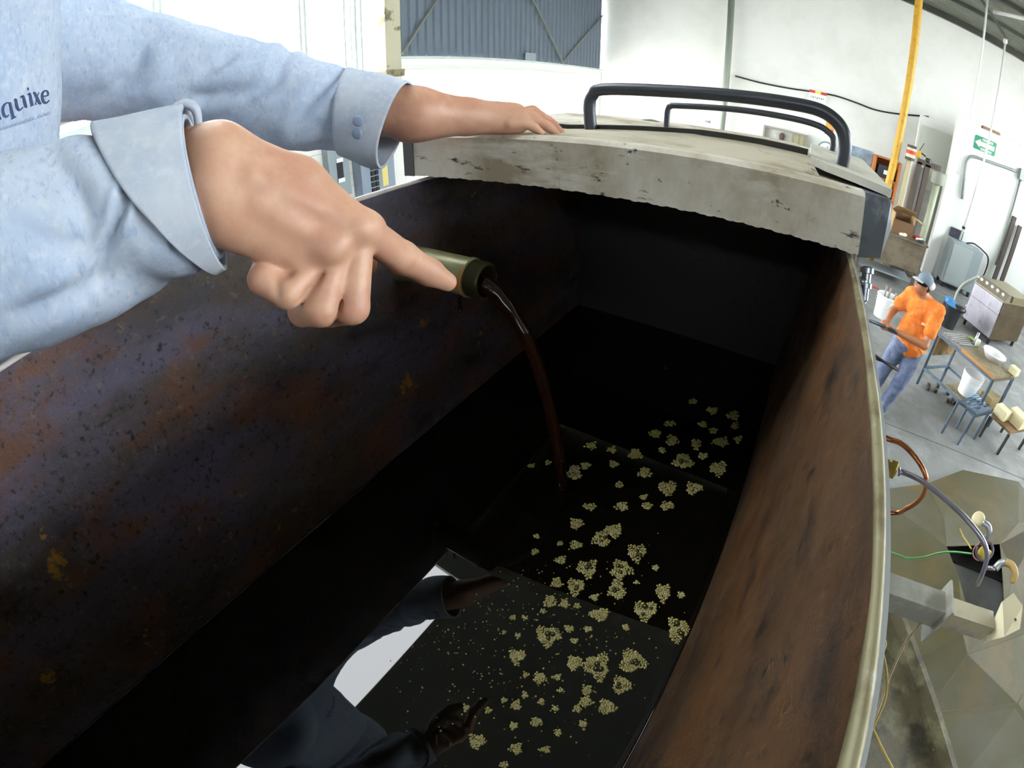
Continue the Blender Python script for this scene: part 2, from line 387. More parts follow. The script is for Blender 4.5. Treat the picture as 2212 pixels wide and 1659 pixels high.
# sloping top panel rising to the dark ridge, right end plate
M_LIDTOP = layered('lid_top_paint', '#b3ad98', [('#857c66', 6, .45, .65, (1, 3, 1), 1.0), ('#4c4330', 20, .62, .7, None, 3.0)], rough=.55)
M_BLACK = mat('black_greasy_steel', '#26241f', .45, .2)
M_PALE = layered('pale_plate', '#b4b3a6', [('#8f8d7c', 8, .5, .7, None, 2.0)], rough=.5)
rp = [V((-.47, .745, 2.674)), V((-.36, .735, 2.6755)), V((-.142, .725, 2.696)), V((-.053, .72, 2.7005)), V((.008, .715, 2.702))]
fp = [V((-.50, .60, 2.672)), V((-.36, .605, 2.6735)), V((-.142, .615, 2.677)), V((-.053, .62, 2.679)), V((.03, .63, 2.680))]
bp_ = [p + V((-.02, .42, -.012)) for p in rp]
vv = fp + rp + bp_; n_ = len(fp); ff = [(i, i + 1, n_ + i + 1, n_ + i) for i in range(n_ - 1)] + [(n_ + i, n_ + i + 1, 2 * n_ + i + 1, 2 * n_ + i) for i in range(n_ - 1)]
lo_ = [p * V((1, 1, 0)) + V((0, 0, 2.665)) for p in vv]
k_ = len(vv)
ring_ = list(range(n_)) + [2 * n_ - 1, 3 * n_ - 1] + list(range(3 * n_ - 2, 2 * n_ - 1, -1)) + [n_]
ff += [(a_, b_, b_ + k_, a_ + k_)[::-1] for a_, b_ in zip(ring_, ring_[1:] + ring_[:1])]
mesh('top_panel', vv + lo_, ff, M_LIDTOP, lid)
mb = MB()
for i in range(n_ - 1): mb.bar(rp[i] + V((0, 0, .002)), rp[i + 1] + V((0, 0, .002)), .014, .009)
mb.build('ridge_bar', M_BLACK, lid)
mb = MB().prism([(.012, .68, 2.692), (.035, .665, 2.689), (.118, .63, 2.6855), (.122, 1.05, 2.690), (.015, 1.05, 2.692)], (0, 0, .010)); mb.build('end_plate', M_PALE, lid)
ec = [(.092, .6055, 2.6075), (.122, .617, 2.612), (.128, .63, 2.65), (.118, .622, 2.684), (.083, .6062, 2.6845)]
MB().box((-.5455, .5485, 2.6085), (-.526, .5525, 2.6725)).build('end_strip', mat('dark_end_strip', '#4b4b4b', .6), lid)
o_ = MB().prism(ec, (-.045, .60, 0)).build('end_cap', layered('dark_corner_steel', '#4a4f55', [('#2a2c30', 14, .45, .6, None, 0.0), ('#78848e', 9, .58, .68, None, 3.0)], rough=.4, metal=.4), lid)  # end cap darker than the cream lid, mottled blue-grey
rg = PY(1405, 275, 1.16)
MB().tube([rg + V((.034 * math.cos(q), .0, .022 * math.sin(q) - .004)) for q in np.linspace(0, 2 * PI, 33)], .0028, 8).build('lifting_ring', mat('green_grey_ring', '#7d8a84', .4, .4), lid, True)
M_HND = mat('dark_handle_steel', '#3d4046', .38, .55)
hp = [(-.315, .72, 2.672), (-.320, .72, 2.715), (-.316, .72, 2.734), (-.298, .72, 2.7445), (-.20, .72, 2.752), (-.094, .72, 2.7605), (-.03, .72, 2.765), (.012, .72, 2.766), (.037, .72, 2.7585), (.052, .72, 2.744), (.058, .72, 2.722), (.058, .72, 2.692)]
MB().tube(smooth_path(hp, 66), .0098, 14).build('handle_bar', M_HND, lid, True)
hp = [(-.273, 1.0, 2.668), (-.274, 1.0, 2.712), (-.268, 1.0, 2.722), (-.252, 1.0, 2.7255), (-.128, 1.0, 2.738), (-.03, 1.0, 2.743), (.02, 1.0, 2.742), (.043, 1.0, 2.735), (.056, 1.0, 2.722), (.056, 1.0, 2.69)]
MB().tube(smooth_path(hp, 60), .0062, 12).build('handle_bar', M_HND, lid, True)

# ------------------------------------------------------------------ inlet pipe and the oil pouring from it
M_PIPE = layered('greasy_olive_pipe', '#86845c', [('#a3a078', 12, .45, .65, None, 0.0), ('#b97a18', 22, .66, .7, None, 2.0), ('#3b3a26', 9, .6, .72, None, 4.0)], rough=.34, metal=.25)
pz = 2.486; py_ = .5
pipe = thing('inlet_pipe', 'greasy olive steel pipe poking out of the tank wall', 'pipe', (-.5, py_, pz - .028))
R0, RI = .0275, .0225
prof = [(R0, 0), (R0, .128), (R0 + .0012, .129), (R0 + .0012, .133), (R0 - .001, .134)]
MB().lathe([(RI, 0)] + prof + [(RI, .134)], (-.5155, py_, pz), (1, 0, 0), 36).build('pipe_wall', M_PIPE, pipe, 40)
thr = [(RI, .133)]
for i in range(9): thr += [(R0 - .0022, .134 + i * .0025), (R0 - .0008, .1352 + i * .0025)]
thr += [(R0 - .003, .158), (RI, .158), (RI, .133)]
MB().lathe(thr, (-.5155, py_, pz), (1, 0, 0), 36).build('thread', layered('dark_thread', '#3f3c22', [('#5a5636', 14, .5, .6, None, 0.0)], rough=.35, metal=.4), pipe, 40)
MB().lathe([(R0 + .004, 0), (R0 + .004, .006), (R0, .009)], (-.5155, py_, pz), (1, 0, 0), 30).build('weld_ring', M_RIM, pipe, True)
rs_ = MB()
for k in range(5): rs_.tube(smooth_path([V((-.383 - .002 * k + .0015 * math.sin(k * 3 + j), py_ + R0 * math.cos(j) * 1.02, pz + R0 * math.sin(j) * 1.02)) for j in np.linspace(2.2 + k * .25, 3.9 - k * .15, 6)], 12), .0012, 5)
rs_.build('rust_ring', mat('orange_rust', '#b4781a', .7), pipe)
M_STREAM = mat('falling_oil', '#2c170d', .06, 0, .5, IOR=1.47, Transmission_Weight=.35)
sp = [(-.392, py_, 2.480), (-.366, py_, 2.4805), (-.343, py_, 2.473), (-.318, py_, 2.450), (-.286, py_, 2.404), (-.256, py_, 2.330), (-.235, py_, 2.252), (-.222, py_, 2.190), (-.217, py_, OIL_Z + .0005)]
pts = smooth_path(sp, 64)
rr = [.0155 - .0035 * min(1, t / 26) - .004 * min(1, t / 60) + .0005 * math.sin(t * .9) for t in range(len(pts))]
st = MB().tube(pts, rr, 14).build('oil_stream', M_STREAM, None, True)
tag(st, 'dark brown oil pouring from the pipe in a thin arc', 'oil stream')
dr = MB().tube(smooth_path([(-.398, py_ - .012, pz - .026), (-.398, py_ - .012, pz - .034), (-.397, py_ - .012, pz - .046), (-.3965, py_ - .012, pz - .052)], 18), [.002 + .0012 * math.sin(t * .7) ** 2 for t in range(19)], 8).build('drip', M_STREAM, pipe, True)

# ------------------------------------------------------------------ foam on the oil
M_FOAM = mat('khaki_foam', '#8c8548', .12, 0, .7, Coat_Weight=.8)
M_DOME = mat('clear_oil_bubble', '#3a3715', .04, 0, .7)
FA = [(1750,490,130,110),(1725,605,95,140),(1610,1060,150,165),(1890,730,140,120),(2085,845,130,150),(1815,1030,160,140),(1750,1170,112,110),(1550,485,120,105),(1480,590,100,105),(1320,880,150,125),(1135,1000,100,88),(1475,1040,98,88),(1620,755,120,75),(1840,390,110,110),(1630,310,105,100),(1705,262,105,80),(1485,220,80,70),(1995,625,90,110),(1330,680,80,70),(1415,690,60,55),(1270,1130,80,70),(1545,1205,60,80),(1540,1270,90,60),(1490,1310,50,48),(1665,1300,110,90),(1130,1290,60,60),(1250,1390,80,55),(900,1500,105,90),(1130,1545,80,66),(1300,1550,70,40),(1060,1640,60,40),(1375,1450,50,40),(1370,570,70,60),(1390,435,70,48),(1240,385,50,40),(1250,295,40,30),(1480,345,80,50),(1390,335,32,32),(1445,840,60,42),(1550,840,52,34),(1775,830,42,42),(1290,735,40,30),(1110,775,38,32),(1180,775,40,32),(1140,880,32,32),(1060,860,28,24),(1590,655,50,42),(1490,705,42,34),(2100,640,52,36),(1190,1110,50,32),(1370,1125,50,40),(1395,1200,42,30),(1180,1230,38,40),(1060,1260,40,32),(965,1320,42,42),(835,1305,40,40),(1280,1270,38,50),(1360,1310,40,44),(1525,1400,46,60),(1115,1410,48,48),(1950,480,40,34),(1840,565,30,26),(1470,910,44,36),(1350,660,30,30)]
FB = [(725,1420,100,100),(1125,1300,90,70),(1185,1420,90,70),(1435,1345,130,100),(1665,1395,110,100),(1335,1520,120,100),(1505,1520,110,80),(1365,1210,90,70),(1520,1235,70,70),(1680,1220,110,60),(1790,1200,60,40),(1760,1045,80,60),(1625,1015,70,50),(1500,955,60,40),(1775,1115,50,50),(1565,1105,60,40),(1630,1145,60,40),(1350,1100,80,40),(1250,1165,90,50),(835,1245,80,50),(970,1270,60,40),(985,1365,70,40),(800,1375,60,50),(555,1355,40,30),(445,1375,50,30),(830,1640,90,50),(1035,1640,90,60),(1200,1635,70,50),(1330,1635,90,60),(1020,1500,60,40),(1175,1580,50,40),(1565,1310,60,40),(1300,1275,50,40)]
FOAM = [(700 + x / 2.724, 1050 + y / 2.724, w / 2.724 / 2, h_ / 2.724 / 2, 1) for x, y, w, h_ in FA] + [(1000 + x / 3.016, 550 + y / 3.016, w / 3.016 / 2, h_ / 3.016 / 2, 0) for x, y, w, h_ in FB]
def dome(mb, c, r, hh=1.0, n=8, rings=3):
    vv = []; ff = []
    for j in range(rings):
        e = (PI / 2) * j / rings
        for k in range(n):
            an = 2 * PI * k / n + j * .3; vv.append(c + V((math.cos(an) * math.cos(e), math.sin(an) * math.cos(e), math.sin(e) * hh)) * r)
    vv.append(c + V((0, 0, r * hh)))
    for j in range(rings - 1):
        for k in range(n): ff.append((j * n + k, j * n + (k + 1) % n, (j + 1) * n + (k + 1) % n, (j + 1) * n + k))
    for k in range(n): ff.append(((rings - 1) * n + k, (rings - 1) * n + (k + 1) % n, rings * n))
    mb.add(vv, ff)
BIGLAB = ['upper lobe of the twin foam patch in the middle of the lit oil', 'lower lobe of the twin foam patch in the middle of the lit oil', 'largest round foam patch with three clear bubbles', 'oval foam patch with clear bubbles right of the twin patch', 'bubbly foam patch touching the right tank wall', 'slanting foam patch just below the one at the right wall', 'round foam patch below the slanting patch near the right wall', 'pointed foam patch left of the twin patch', 'narrow foam patch just below the pointed one', 'wide foam patch with a tail left of centre on the oil', 'cushion-shaped foam patch at the left of the foam field', 'small round foam patch touching the largest round patch', 'flat foam patch above the largest round patch', 'round foam patch at the upper edge of the lit oil']
for fi_, (fx_, fy_, rx, ry, lit) in enumerate(FOAM):
    c = PZ(fx_, fy_, OIL_Z)
    ex = PZ(fx_ + rx, fy_, OIL_Z) - c; ey = PZ(fx_, fy_ + ry, OIL_Z) - c
    A_ = math.sqrt(np.linalg.norm(np.cross(ex, ey)))
    area = rx * ry
    nb = int(min(150, max(10, area / 5.5)))
    mb = MB()
    rb = A_ * 1.6 / math.sqrt(nb)
    ph = rng.uniform(0, 6.28)
    for q in range(nb):
        rad = math.sqrt((q + .5) / nb); an = q * 2.39996 + ph
        wob = 1 + .22 * math.sin(3 * an + ph) + .12 * math.sin(5 * an)
        p = c + (ex * math.cos(an) + ey * math.sin(an)) * rad * .92 * wob
        dome(mb, p, rb * rng.uniform(.5, .95), rng.uniform(.35, .65), 7, 2)
    x0_, x1_ = cx(-1, OIL_Z) + .001, cx(1, OIL_Z) - .001
    mb.v = [(min(max(v_[0], x0_), x1_), v_[1], v_[2]) for v_ in mb.v]
    if fi_ < len(BIGLAB): lab = BIGLAB[fi_]
    elif lit: lab = 'patch of small khaki foam bubbles floating on the lit oil'
    else: lab = 'dim patch of foam bubbles on the oil in the shade under the lid'
    fo = mb.build('foam_patch', M_FOAM, None, True)
    tag(fo, lab, 'foam', 'foam patches on the lit oil' if lit else 'foam patches in the shade under the lid')
    if area > 340:
        for q in range(3):
            an = rng.uniform(0, 6.28); p = c + (ex * math.cos(an) + ey * math.sin(an)) * rng.uniform(.1, .5)
            m2 = MB(); dome(m2, p, A_ * rng.uniform(.18, .28), .95, 14, 6); m2.build('large_bubble', M_DOME, fo, True)
sm = MB()
for q in range(520):
    fx_ = rng.normal(1090, 170); fy_ = rng.normal(1370, 110)
    if fx_ < 830 or fx_ > 1480 or fy_ > 1655 or fy_ < 1100 or fx_ < 1480 - (fy_ - 1050) * 1.35 - 150: continue
    dome(sm, PZ(fx_, fy_, OIL_Z), rng.uniform(.0005, .0016), .8, 5, 2)
so = sm.build('foam_specks', M_FOAM, None, True); tag(so, 'tiny scattered foam specks on the lit oil', 'foam', kind='stuff')
# ------------------------------------------------------------------ soft bodies: signed-distance shapes turned into one surface
def cap(a, b, ra, rb, k=.004): return ('c', V(a, float), V(b, float), ra, rb, k, None)
def ell(c, r, k=.004, rot=None): return ('e', V(c, float), V(r, float), 0, 0, k, rot)
def cut(p): return p[:0] + ('-' + p[0],) + p[1:]
def prim_d(pr, X):
    t = pr[0].lstrip('-')
    if t == 'c':
        a, b, ra, rb = pr[1:5]; ab = b - a; L = ab @ ab + 1e-12
        h = np.clip(((X - a) @ ab) / L, 0, 1)
        return np.linalg.norm(X - a - h[..., None] * ab, axis=-1) - (ra + (rb - ra) * h)
    c, r, rot = pr[1], pr[2], pr[6]
    q = X - c
    if rot is not None: q = q @ rot          # columns of rot are the ellipsoid's axes
    k0 = np.linalg.norm(q / r, axis=-1); k1 = np.linalg.norm(q / (r * r), axis=-1) + 1e-9
    return k0 * (k0 - 1) / k1
def prim_box(pr):
    if pr[0].lstrip('-') == 'c':
        a, b, ra, rb = pr[1:5]; r = max(ra, rb); return np.minimum(a, b) - r, np.maximum(a, b) + r
    r = pr[2].max() if pr[6] is not None else pr[2]
    return pr[1] - r, pr[1] + r
def sdf_surface(prims, h, smooth_it=2):
    bs = [prim_box(p) for p in prims if not p[0].startswith('-')]
    lo = np.min([b[0] for b in bs], 0) - 4 * h; hi = np.max([b[1] for b in bs], 0) + 4 * h
    n = np.ceil((hi - lo) / h).astype(int) + 1
    S = np.full(n, 6 * h + .02, np.float32)
    for pr in prims:
        k = max(pr[5], 1e-5); m = k + 3 * h
        b0, b1 = prim_box(pr)
        i0 = np.maximum(((b0 - m - lo) / h).astype(int), 0); i1 = np.minimum(((b1 + m - lo) / h).astype(int) + 2, n)
        if (i1 <= i0).any(): continue
        sl = tuple(slice(i0[q], i1[q]) for q in range(3))
        g = np.stack(np.meshgrid(*[lo[q] + h * np.arange(i0[q], i1[q]) for q in range(3)], indexing='ij'), -1)
        d = prim_d(pr, g).astype(np.float32); s = S[sl]
        if pr[0].startswith('-'):
            d = -d; hh = np.clip(.5 - .5 * (d - s) / k, 0, 1); S[sl] = d + (s - d) * hh + k * hh * (1 - hh) if False else np.maximum(s, d) + np.maximum(k - np.abs(s - d), 0) ** 2 / (4 * k)
        else:
            S[sl] = np.minimum(s, d) - np.maximum(k - np.abs(s - d), 0) ** 2 / (4 * k)
    return surface_nets(S, lo, h, smooth_it)
def surface_nets(S, lo, h, smooth_it):
    ins = S < 0
    cnt = np.zeros(np.array(S.shape) - 1, np.int8)
    offs = [(i, j, k) for i in (0, 1) for j in (0, 1) for k in (0, 1)]
    nx, ny, nz = S.shape
    for i, j, k in offs: cnt += ins[i:nx - 1 + i, j:ny - 1 + j, k:nz - 1 + k]
    act = (cnt > 0) & (cnt < 8)
    cells = np.argwhere(act); idx = np.full(act.shape, -1, np.int64); idx[act] = np.arange(len(cells))
    val = {o: S[cells[:, 0] + o[0], cells[:, 1] + o[1], cells[:, 2] + o[2]] for o in offs}
    acc = np.zeros((len(cells), 3)); num = np.zeros(len(cells))
    for a in offs:
        for ax in range(3):
            if a[ax]: continue
            b = list(a); b[ax] = 1; b = tuple(b)
            va, vb = val[a], val[b]; cr = (va < 0) != (vb < 0)
            t = np.where(cr, va / np.where(cr, va - vb, 1), 0)
            pos = np.tile(np.array(a, float), (len(cells), 1)); pos[:, ax] += t
            acc += pos * cr[:, None]; num += cr
    vert = lo + h * (cells + acc / np.maximum(num, 1)[:, None])
    faces = []
    for ax in range(3):
        u, w = [(1, 2), (2, 0), (0, 1)][ax]
        sl0 = [slice(None)] * 3; sl1 = [slice(None)] * 3; sl0[ax] = slice(0, -1); sl1[ax] = slice(1, None)
        A, B_ = ins[tuple(sl0)], ins[tuple(sl1)]
        e = np.argwhere(A != B_)
        ok = (e[:, u] > 0) & (e[:, w] > 0) & (e[:, u] < S.shape[u] - 1) & (e[:, w] < S.shape[w] - 1)
        e = e[ok]; fl = A[e[:, 0], e[:, 1], e[:, 2]]
        def at(du, dw):
            c = e.copy(); c[:, u] -= du; c[:, w] -= dw; return idx[c[:, 0], c[:, 1], c[:, 2]]
        q = np.stack([at(1, 1), at(0, 1), at(0, 0), at(1, 0)], 1)
        q[~fl] = q[~fl][:, ::-1]
        faces.append(q)
    f = np.concatenate(faces); f = f[(f >= 0).all(1)]
    for _ in range(smooth_it):
        s = np.zeros_like(vert); c = np.zeros(len(vert))
        for k in range(4):
            a, b = f[:, k], f[:, (k + 1) % 4]
            np.add.at(s, a, vert[b]); np.add.at(c, a, 1); np.add.at(s, b, vert[a]); np.add.at(c, b, 1)
        vert = vert * .5 + .5 * s / np.maximum(c, 1)[:, None]
    return vert, f
def np_mesh(name, vert, f, m, parent=None):
    me = bpy.data.meshes.new(name)
    me.vertices.add(len(vert)); me.vertices.foreach_set('co', vert.astype(np.float32).ravel())
    f = np.asarray(f); me.loops.add(f.size); me.loops.foreach_set('vertex_index', f.astype(np.int32).ravel())
    me.polygons.add(len(f)); me.polygons.foreach_set('loop_start', np.arange(0, f.size, f.shape[1], dtype=np.int32))
    me.polygons.foreach_set('use_smooth', np.ones(len(f), bool))
    me.update(calc_edges=True); me.validate()
    if m: me.materials.append(m)
    o = bpy.data.objects.new(name, me); COL.objects.link(o)
    if parent is not None:
        o.parent = parent
        if parent.type == 'EMPTY': o.location = -parent.location
    return o
def sdf_obj(name, prims, h, m, parent=None, smooth_it=2):
    v_, f_ = sdf_surface(prims, h, smooth_it); return np_mesh(name, v_, f_, m, parent)
from mathutils import noise as mnoise
def nz3(p, s, sd=0.0): return mnoise.noise(Vector((p[0] * s + sd, p[1] * s + sd * .7, p[2] * s - sd)))
def loft(stations, n=48, m=60, depth=.8, wrinkle=None, s_of_phi=None, grow=0.0, thick=None, close=(False, False)):
    """stations: (edge A, edge B) 3-D point pairs along a limb; rings are ellipses with A-B as one axis"""
    A = smooth_path([s_[0] for s_ in stations], m * 4); B_ = smooth_path([s_[1] for s_ in stations], m * 4)
    A = V(A); B_ = V(B_); L = len(A)
    dep = np.interp(np.linspace(0, len(stations) - 1, L), range(len(stations)), [s_[2] if len(s_) > 2 else depth for s_ in stations])
    cen = (A + B_) / 2; u = (A - B_) / 2
    tan = np.gradient(cen, axis=0); tan /= np.linalg.norm(tan, axis=1)[:, None]
    w = np.cross(tan, u); w *= (np.linalg.norm(u, axis=1) * dep / (np.linalg.norm(w, axis=1) + 1e-9))[:, None]
    def pt(s, phi, off):
        x = s * (L - 1); i = min(int(x), L - 2); t = x - i
        c = cen[i] * (1 - t) + cen[i + 1] * t; uu = u[i] * (1 - t) + u[i + 1] * t; ww = w[i] * (1 - t) + w[i + 1] * t
        d = uu * math.cos(phi) + ww * math.sin(phi)
        return c + d + nrm(d) * off
    vv = []; ff = []
    layers = [grow] if thick is None else [grow, grow - thick]
    for off in layers:
        for i in range(m):
            for k in range(n):
                phi = 2 * PI * k / n
                s = i / (m - 1)
                if s_of_phi: a, b = s_of_phi(phi); s = a + (b - a) * s
                q = pt(s, phi, off)
                if wrinkle: q = q + nrm(q - cen[int(s * (L - 1))]) * wrinkle(s, phi, q)
                vv.append(q)
    for l in range(len(layers)):
        o = l * m * n
        for i in range(m - 1):
            for k in range(n):
                q = (o + i * n + k, o + i * n + (k + 1) % n, o + (i + 1) * n + (k + 1) % n, o + (i + 1) * n + k)
                ff.append(q if l == 0 else q[::-1])
    if thick is not None:
        for i in (0, m - 1):
            for k in range(n):
                a, b = i * n + k, i * n + (k + 1) % n
                ff.append((a, b, b + m * n, a + m * n) if i else (b, a, a + m * n, b + m * n))
    else:
        if close[0]: ff.append(tuple(range(n - 1, -1, -1)))
        if close[1]: ff.append(tuple((m - 1) * n + k for k in range(n)))
    return vv, ff
# ------------------------------------------------------------------ the man beside the tank, pointing at the pipe
M_SKIN = layered('tan_skin', '#c0937a', [('#b7836c', 18, .45, .65, None, 0.0), ('#caa086', 30, .5, .7, None, 3.0)], rough=.48, bump=(220, .12, .0008))
M_SKIN.node_tree.nodes['Principled BSDF'].inputs['Subsurface Weight'].default_value = .12
M_SKIN.node_tree.nodes['Principled BSDF'].inputs['Subsurface Radius'].default_value = (.006, .003, .002)
M_SHIRT = layered('heather_blue_cotton', '#b3bfd0', [('#a3b4cc', 10, .4, .65, None, 0.0), ('#c4cbd4', 110, .5, .75, None, 2.0), ('#93a5c2', 220, .52, .72, (1, 1, .35), 4.0)], rough=.92, spec=.2, bump=(420, .35, .0015))
M_CUFF = layered('grey_cotton_facing', '#b6bec9', [('#a6b1c1', 20, .4, .65, None, 0.0), ('#bcc3cc', 120, .5, .7, None, 2.0)], rough=.92, spec=.2, bump=(420, .35, .0015))
PLAT_Z = 1.35
man = thing('person', 'man in a light blue shirt leaning over the tank and pointing at the pipe', 'person', (-.86, .06, PLAT_Z))
def jc(a, b, k=.005):               # capsule between two (pixel x, pixel y, distance, pixel radius) joints
    return cap(P(a[0], a[1], a[2]), P(b[0], b[1], b[2]), a[3] * a[2] / FPX, b[3] * b[2] / FPX, k)
# right hand and forearm
hand = []
hand += [jc((330, 335, .325, 45), (470, 330, .297, 58), .01), jc((250, 420, .335, 80), (470, 405, .300, 78), .012), jc((320, 480, .325, 50), (495, 478, .297, 46), .012)]
hand += [jc((470, 335, .300, 62), (640, 405, .304, 62), .012), jc((640, 405, .304, 62), (792, 503, .307, 37), .008)]        # index metacarpal
hand += [jc((465, 390, .293, 60), (762, 516, .304, 40), .010)]
hand += [jc((470, 430, .292, 58), (716, 548, .299, 38), .010)]
hand += [jc((485, 480, .293, 46), (655, 566, .297, 38), .010)]
hand += [jc((520, 420, .318, 70), (715, 545, .328, 55), .010)]                                                                # palm
hand += [ell(P(776, 494, .2945), (.0075, .0075, .0075), .010), ell(P(716, 538, .2885), (.0085, .0085, .0085), .011), ell(P(800, 488, .302), (.006, .006, .006), .010)]
for a, b in (((560, 340, .288, 6), (797, 487, .3025, 8)), ((545, 385, .279, 6), (773, 492, .2935, 8)), ((560, 440, .280, 5), (712, 534, .289, 7))): hand.append(jc(a, b, .011))     # tendons
IDX = [(796, 506, .308, 38), (868, 556, .340, 35), (928, 588, .356, 29), (966, 609, .366, 21)]
for a, b in zip(IDX, IDX[1:]): hand.append(jc(a, b, .004))
MID = [(770, 522, .303, 38), (762, 664, .299, 37), (715, 672, .322, 34), (690, 620, .328, 30)]
RNG = [(724, 552, .298, 39), (694, 668, .294, 38), (655, 672, .316, 33), (640, 625, .322, 28)]
LIT = [(678, 576, .297, 36), (622, 632, .2895, 35), (570, 602, .294, 35), (578, 560, .308, 28)]
for F_, kk in ((LIT, .002), (RNG, .0018), (MID, .0018)):
    for a, b in zip(F_, F_[1:]): hand.append(jc(a, b, kk))
THB = [(560, 440, .335, 52), (655, 520, .352, 38), (735, 560, .358, 33), (790, 570, .360, 26)]
for a, b in zip(THB, THB[1:]): hand.append(jc(a, b, .005))
# creases between the folded fingers and beside the little finger
hand.append(cut(jc((738, 553, .2915, 4), (646, 652, .2855, 6), .0025)))
hand.append(cut(jc((783, 536, .2975, 4), (726, 692, .2925, 6), .0025)))
hand.append(cut(jc((600, 582, .2815, 5), (625, 592, .2865, 2), .007)))
hand.append(cut(jc((594, 588, .2835, 4), (600, 634, .2815, 3), .004)))
hv, hf = sdf_surface(hand, .0014, 2)
# left forearm and hand lying on the lid
lh = []
lh += [jc((700, 225, .69, 62), (900, 245, .672, 56), .01), jc((900, 245, .672, 56), (1010, 250, .69, 37), .012), jc((880, 275, .668, 30), (1000, 268, .688, 20), .012)]
lh += [jc((1010, 248, .69, 34), (1110, 252, .712, 31), .012), jc((1010, 262, .69, 26), (1120, 268, .705, 20), .012)]
for (y0, d0, pts_) in ((0, 0, [(1110, 248, .735, 15), (1150, 240, .748, 13), (1185, 262, .752, 11), (1205, 280, .752, 9)]),
                       (0, 0, [(1112, 252, .72, 15), (1155, 246, .732, 13), (1192, 268, .736, 11), (1212, 286, .736, 9)]),
                       (0, 0, [(1110, 260, .705, 15), (1150, 254, .712, 13), (1185, 274, .716, 11), (1202, 288, .717, 9)]),
                       (0, 0, [(1100, 266, .69, 14), (1130, 264, .696, 12), (1155, 276, .70, 10), (1170, 287, .702, 8)]),
                       (0, 0, [(1040, 262, .73, 18), (1080, 266, .765, 13), (1120, 272, .785, 11)])):
    for a, b in zip(pts_, pts_[1:]): lh.append(jc(a, b, .003))
lv, lf = sdf_surface(lh, .0026, 2)
# head, neck, arms and trunk under the clothes (coarse)
SH = P(60, -60, .72)                                   # near the left shoulder
trunk_c = P(-95, 150, .74)
TT = (P(150, -330, .66) + P(-420, -330, .72)) / 2           # top of the shirt front
LS0 = (P(-60, -150, .80) + P(40, 262, .80)) / 2; RS0 = (P(-420, 450, .40) + P(-420, 1060, .40)) / 2; SHR = TT + V((-.06, -.19, -.07))
NECK = TT + V((.02, .0, .04)); HEAD = NECK + V((.05, .02, .17))
bd = [cap(trunk_c + V((-.05, -.03, -.25)), trunk_c + V((0, 0, .12)), .12, .13, .05), cap(TT + V((0, 0, -.1)), NECK + V((.03, .015, .08)), .06, .055, .03),
      ell(HEAD, (.078, .095, .115), .02), ell(HEAD + V((.06, .03, -.06)), (.045, .05, .05), .03), ell(HEAD + V((.09, .045, -.01)), (.015, .012, .018), .012),
      cap(trunk_c + V((-.03, .02, .17)), P(200, 130, .80), .05, .045, .03), cap(P(200, 130, .80), P(700, 238, .70), .042, .033, .02),
      cap(SHR, RS0, .05, .045, .03), cap(RS0, P(250, 440, .345), .045, .030, .02)]
bv, bf = sdf_surface(bd, .008, 2)
av = np.concatenate([hv, lv, bv]); af = np.concatenate([hf, lf + len(hv), bf + len(hv) + len(lv)])
body = np_mesh('body', av, af, M_SKIN, man)
# finger nail
nl = P(974, 607, .357)
def nail(name, c, ax, up_, lx, ly, par):
    ax = nrm(ax); up_ = nrm(up_ - ax * (up_ @ ax)); sd = np.cross(ax, up_); vv = []; ff = []
    for i in range(6):
        for k in range(6):
            a_ = i / 5 * 2 - 1; b_ = k / 5 * 2 - 1
            wv = lx * (1 - .25 * b_ * b_)
            vv.append(c + ax * ly * b_ + sd * wv * a_ - up_ * .0022 * a_ * a_ + up_ * (.0003 - .0006 * b_ * b_))
    for i in range(5):
        for k in range(5): ff.append((i * 6 + k, i * 6 + k + 1, (i + 1) * 6 + k + 1, (i + 1) * 6 + k))
    o = mesh(name, vv, ff, mat('nail_keratin', '#dcb7a0', .3), par, True); return o
tip = P(*IDX[3][:3]); dip = P(*IDX[2][:3]); tocam = nrm(C0 - tip)
upv = nrm(P(975, 560, .35) - P(966, 609, .366))
sidev = nrm(upv * .75 + tocam * .75)
nail('fingernail', tip - nrm(tip - dip) * .001 + sidev * (21 * .366 / FPX + .0012), tip - dip, sidev, .0046, .0058, body)
# shirt: right sleeve, turned-back cuff
def cl_wr(sd, amp, s1, s2):
    def f(s, phi, q): return amp * (nz3(q, s1, sd) + .55 * nz3(q * V((1, 1, 1)), s2, sd + 3)) 
    return f
def creases(lines):                  # soft folds in the cloth along the given lines
    L_ = []
    for (pts_, dep, wd) in lines: L_.append((V([q[:2] for q in smooth_path([V((x, y, 0)) for x, y in pts_], 24)]), dep, wd))
    def f(q):
        if (q - C0) @ ray(1106, 829) < 0: return 0.0
        x = V(proj(q)); e = 0.0
        for pl, dep, wd in L_:
            dd = np.hypot(pl[:, 0] - x[0], pl[:, 1] - x[1]); i = int(dd.argmin()); d = dd[i]
            if d > wd * 5: continue
            fade = math.sin(PI * (i + 1) / (len(pl) + 1)) ** .7
            e += dep * fade * (-math.exp(-(d / wd) ** 2) + .5 * math.exp(-((d - wd * 2.2) / (wd * 1.3)) ** 2))
        return e
    return f
cr_r = creases([([(300, 365), (270, 445), (240, 512), (205, 610)], .0065, 10), ([(364, 433), (374, 480), (380, 540)], .0045, 8), ([(405, 500), (425, 540), (436, 585)], .004, 8), ([(0, 470), (90, 520), (180, 540)], .003, 26), ([(30, 690), (130, 640), (240, 600)], .004, 22), ([(120, 340), (170, 420), (190, 480)], .003, 20)])
